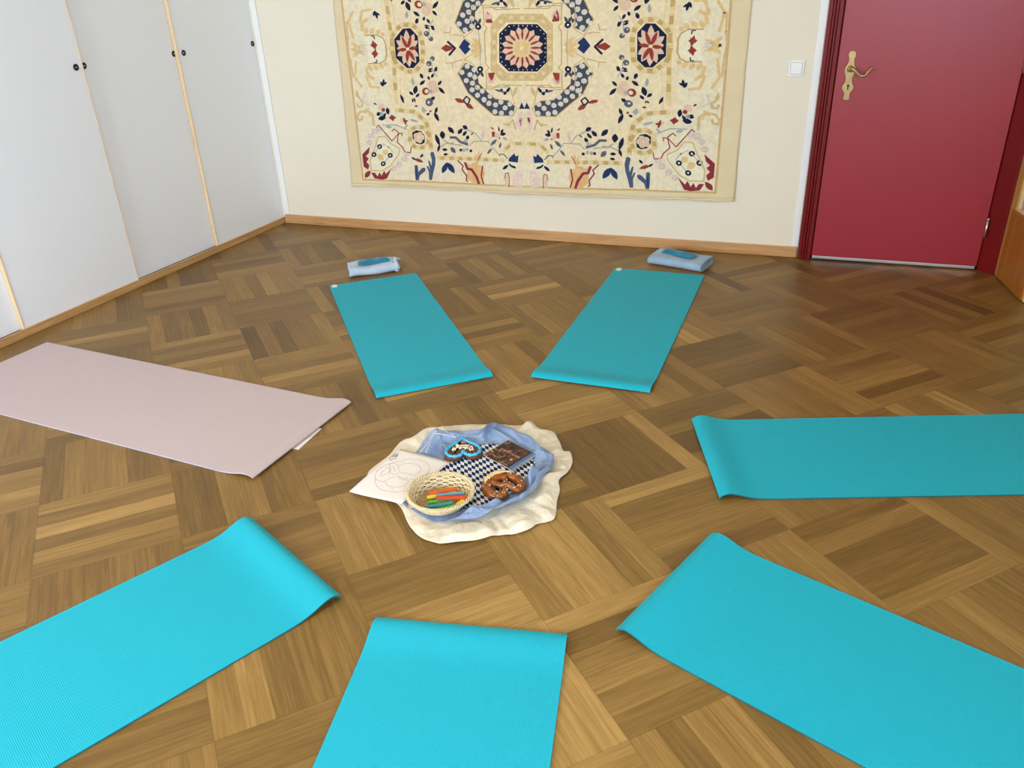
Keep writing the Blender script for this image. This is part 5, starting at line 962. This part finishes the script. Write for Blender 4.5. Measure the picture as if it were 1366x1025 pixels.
# ------------------------------------------------------------------ pretzel
def make_pretzel():
    cx, cy = -0.818, 2.043
    t = tag(empty('pretzel', (cx, cy, 0.0125), math.radians(53)), 'shiny brown soft pretzel with a pale split on the lozenge napkin', 'pretzel')
    # local: belly at +y, crossing arms towards -y
    left = [(-0.030, 0.040, .020), (-0.018, 0.018, .022), (-0.008, 0.000, .022), (0.006, -0.012, .030), (0.010, -0.024, .026), (0.026, -0.046, .016), (0.048, -0.044, .014), (0.064, -0.018, .015), (0.064, 0.016, .017), (0.046, 0.044, .020), (0.016, 0.058, .022), (-0.016, 0.058, .022), (-0.046, 0.044, .020), (-0.064, 0.016, .017), (-0.064, -0.018, .015), (-0.048, -0.044, .014), (-0.026, -0.046, .016), (-0.010, -0.024, .018), (0.004, -0.010, .018), (0.012, 0.002, .018), (0.022, 0.022, .020), (0.032, 0.042, .024)]
    sm = [p * .88 for p in catmull(left, 6, False)]; n = len(sm)
    rad = []
    for i in range(n):
        q = abs(i / (n - 1) - .5) * 2
        rad.append((0.0172 - 0.0070 * smooth(.2, .62, q)) * (1 + .05 * N3(i * .4, 2)) + (0.002 if q > .93 else 0))
    bm = bmesh.new(); tube(bm, sm, rad, 14)
    obj('dough', bm, simple('glossy_brown_crust', lin(140, 76, 24), 0.25, nscale=45, namt=.6, bscale=60, bstr=.35, bdist=.003), t, True)
    # pale torn split along the belly
    mid = n // 2; bm = bmesh.new(); idx = range(mid - 17, mid + 18)
    pts = [Vector((sm[i].x, sm[i].y + .003, sm[i].z + rad[i] * .70)) for i in idx]; m = len(pts)
    tube(bm, pts, [max(.0015, .0100 * math.sin(math.pi * (k + .6) / (m + .2)) ** .7 * (1 + .35 * N3(k * .7, 5))) for k in range(m)], 10, flat=.9)
    obj('pale_split', bm, simple('pale_bread_crumb', lin(226, 196, 140), .7, nscale=70, namt=.14, bscale=160, bstr=.6), t, True)
    rnd = random.Random(5); bm = bmesh.new()
    for _ in range(46):
        i = rnd.randrange(8, n - 8); a = rnd.uniform(-.9, .9); p = sm[i]; d = (sm[i + 1] - sm[i - 1]).normalized(); s_ = Vector((-d.y, d.x, 0))
        c = p + s_ * math.sin(a) * rad[i] + Vector((0, 0, math.cos(a) * rad[i]))
        q = rnd.uniform(.0009, .0018); box(bm, -q, q, -q, q, -q, q, rot=Matrix.Translation(c) @ Matrix.Rotation(rnd.random() * 3, 4, 'Z'))
    so = obj('salt_grains', bm, simple('coarse_salt', lin(244, 240, 230), .4), t); so['kind'] = 'stuff'
make_pretzel()

# ------------------------------------------------------------------ basket and sticks
def make_basket():
    t = tag(empty('basket', (BX, BY, 0.0130)), 'small round woven straw basket holding coloured sticks', 'basket')
    straw = simple('pale_straw', lin(220, 200, 158), .6, nscale=70, namt=.14)
    straw2 = simple('darker_straw', lin(190, 160, 108), .6, nscale=70, namt=.16)
    def rad(z): return 0.076 + 0.029 * (z / .034) ** .85
    ns = 28
    bm = bmesh.new()
    lathe(bm, [(0.004, 0.001), (0.076, 0.001), (0.076, .0030), (0.004, .0030)], 40)
    for k in range(1, 10):
        r = k * .0081; tube(bm, [(r * math.cos(a * .2094), r * math.sin(a * .2094), .004 + .001 * math.sin(a * 3.3 + k * 3.1)) for a in range(30)], .0030, 6, True, flat=.6)
    obj('base', bm, straw2, t, True)
    bm = bmesh.new()
    for lev in range(7):
        z = .004 + lev * .0053; pts = []
        for a in range(ns * 4):
            th = 2 * math.pi * a / (ns * 4); w = math.cos(a / 4 * math.pi + lev * math.pi) * .0024
            pts.append(((rad(z) + w * .7) * math.cos(th), (rad(z) + w * .7) * math.sin(th), z + w * .6))
        tube(bm, pts, .0029, 6, True)
    obj('woven_side', bm, straw, t, True)
    bm = bmesh.new()
    for k in range(ns):
        th = 2 * math.pi * k / ns
        tube(bm, [(rad(z) * math.cos(th + d), rad(z) * math.sin(th + d), z) for d, z in ((-.03, .002), (0.02, .012), (-.02, .024), (.03, .035))], .0024, 6)
    obj('stakes', bm, straw2, t, True)
    bm = bmesh.new()
    for ph in (0, math.pi / 1.5, math.pi * 4 / 3):
        pts = []
        for a in range(180):
            th = 2 * math.pi * a / 180; q = a / 180 * 2 * math.pi * 20 + ph
            R = rad(.035) + .0048 * math.cos(q); pts.append((R * math.cos(th), R * math.sin(th),   .037 + .0042 * math.sin(q)))
        tube(bm, pts, .0030, 6, True)
    obj('plaited_rim', bm, straw, t, True)
make_basket()
def stick(label, p, q, zc, col, w=.0125, h=.0085, tilt=0.0):
    dx, dy = q[0] - p[0], q[1] - p[1]; L = math.hypot(dx, dy)
    bm = newbox(-L / 2, L / 2, -w / 2, w / 2, -h / 2, h / 2, bev=.0012)
    o = obj('wooden_stick', bm, simple('stick_colour', lin(*col), .6, nscale=90, namt=.06))
    o.location = ((p[0] + q[0]) / 2, (p[1] + q[1]) / 2, zc); o.rotation_euler = (0, tilt, math.atan2(dy, dx))
    tag(o, label, 'coloured stick', 'coloured sticks in the straw basket')
stick('orange stick lying at the back of the basket, touching the yellow stick', (-1.0317, 1.9245), (-0.9539, 1.9762), 0.034, (214, 92, 30))
stick('long yellow stick just in front of the orange one in the basket', (-1.0332, 1.9099), (-0.9571, 1.9723), 0.0265, (238, 214, 62))
stick('blue-grey stick between the yellow and the red stick in the basket', (-1.0024, 1.9149), (-0.92, 1.9546), 0.038, (112, 150, 168))
stick('red stick lying on top at the right of the basket', (-0.9911, 1.8959), (-0.9007, 1.9291), 0.043, (208, 72, 32))
stick('green stick half hidden behind the teal stick in the basket', (-1.0176, 1.886), (-0.9578, 1.9177), 0.0275, (112, 180, 66))
stick('teal stick pointing at the left front rim of the basket', (-1.0093, 1.8414), (-0.9332, 1.8922), 0.04, (58, 138, 142))
stick('green stick nearest the front rim of the basket', (-0.9841, 1.8377), (-0.9211, 1.885), 0.034, (112, 178, 60))
stick('short yellow stick end at the right front of the basket', (-0.9181, 1.8878), (-0.9087, 1.9196), 0.035, (240, 212, 54))
stick('pale sea-green thin stick below the teal stick in the basket', (-0.9967, 1.8506), (-0.9564, 1.8768), 0.03, (130, 178, 160))
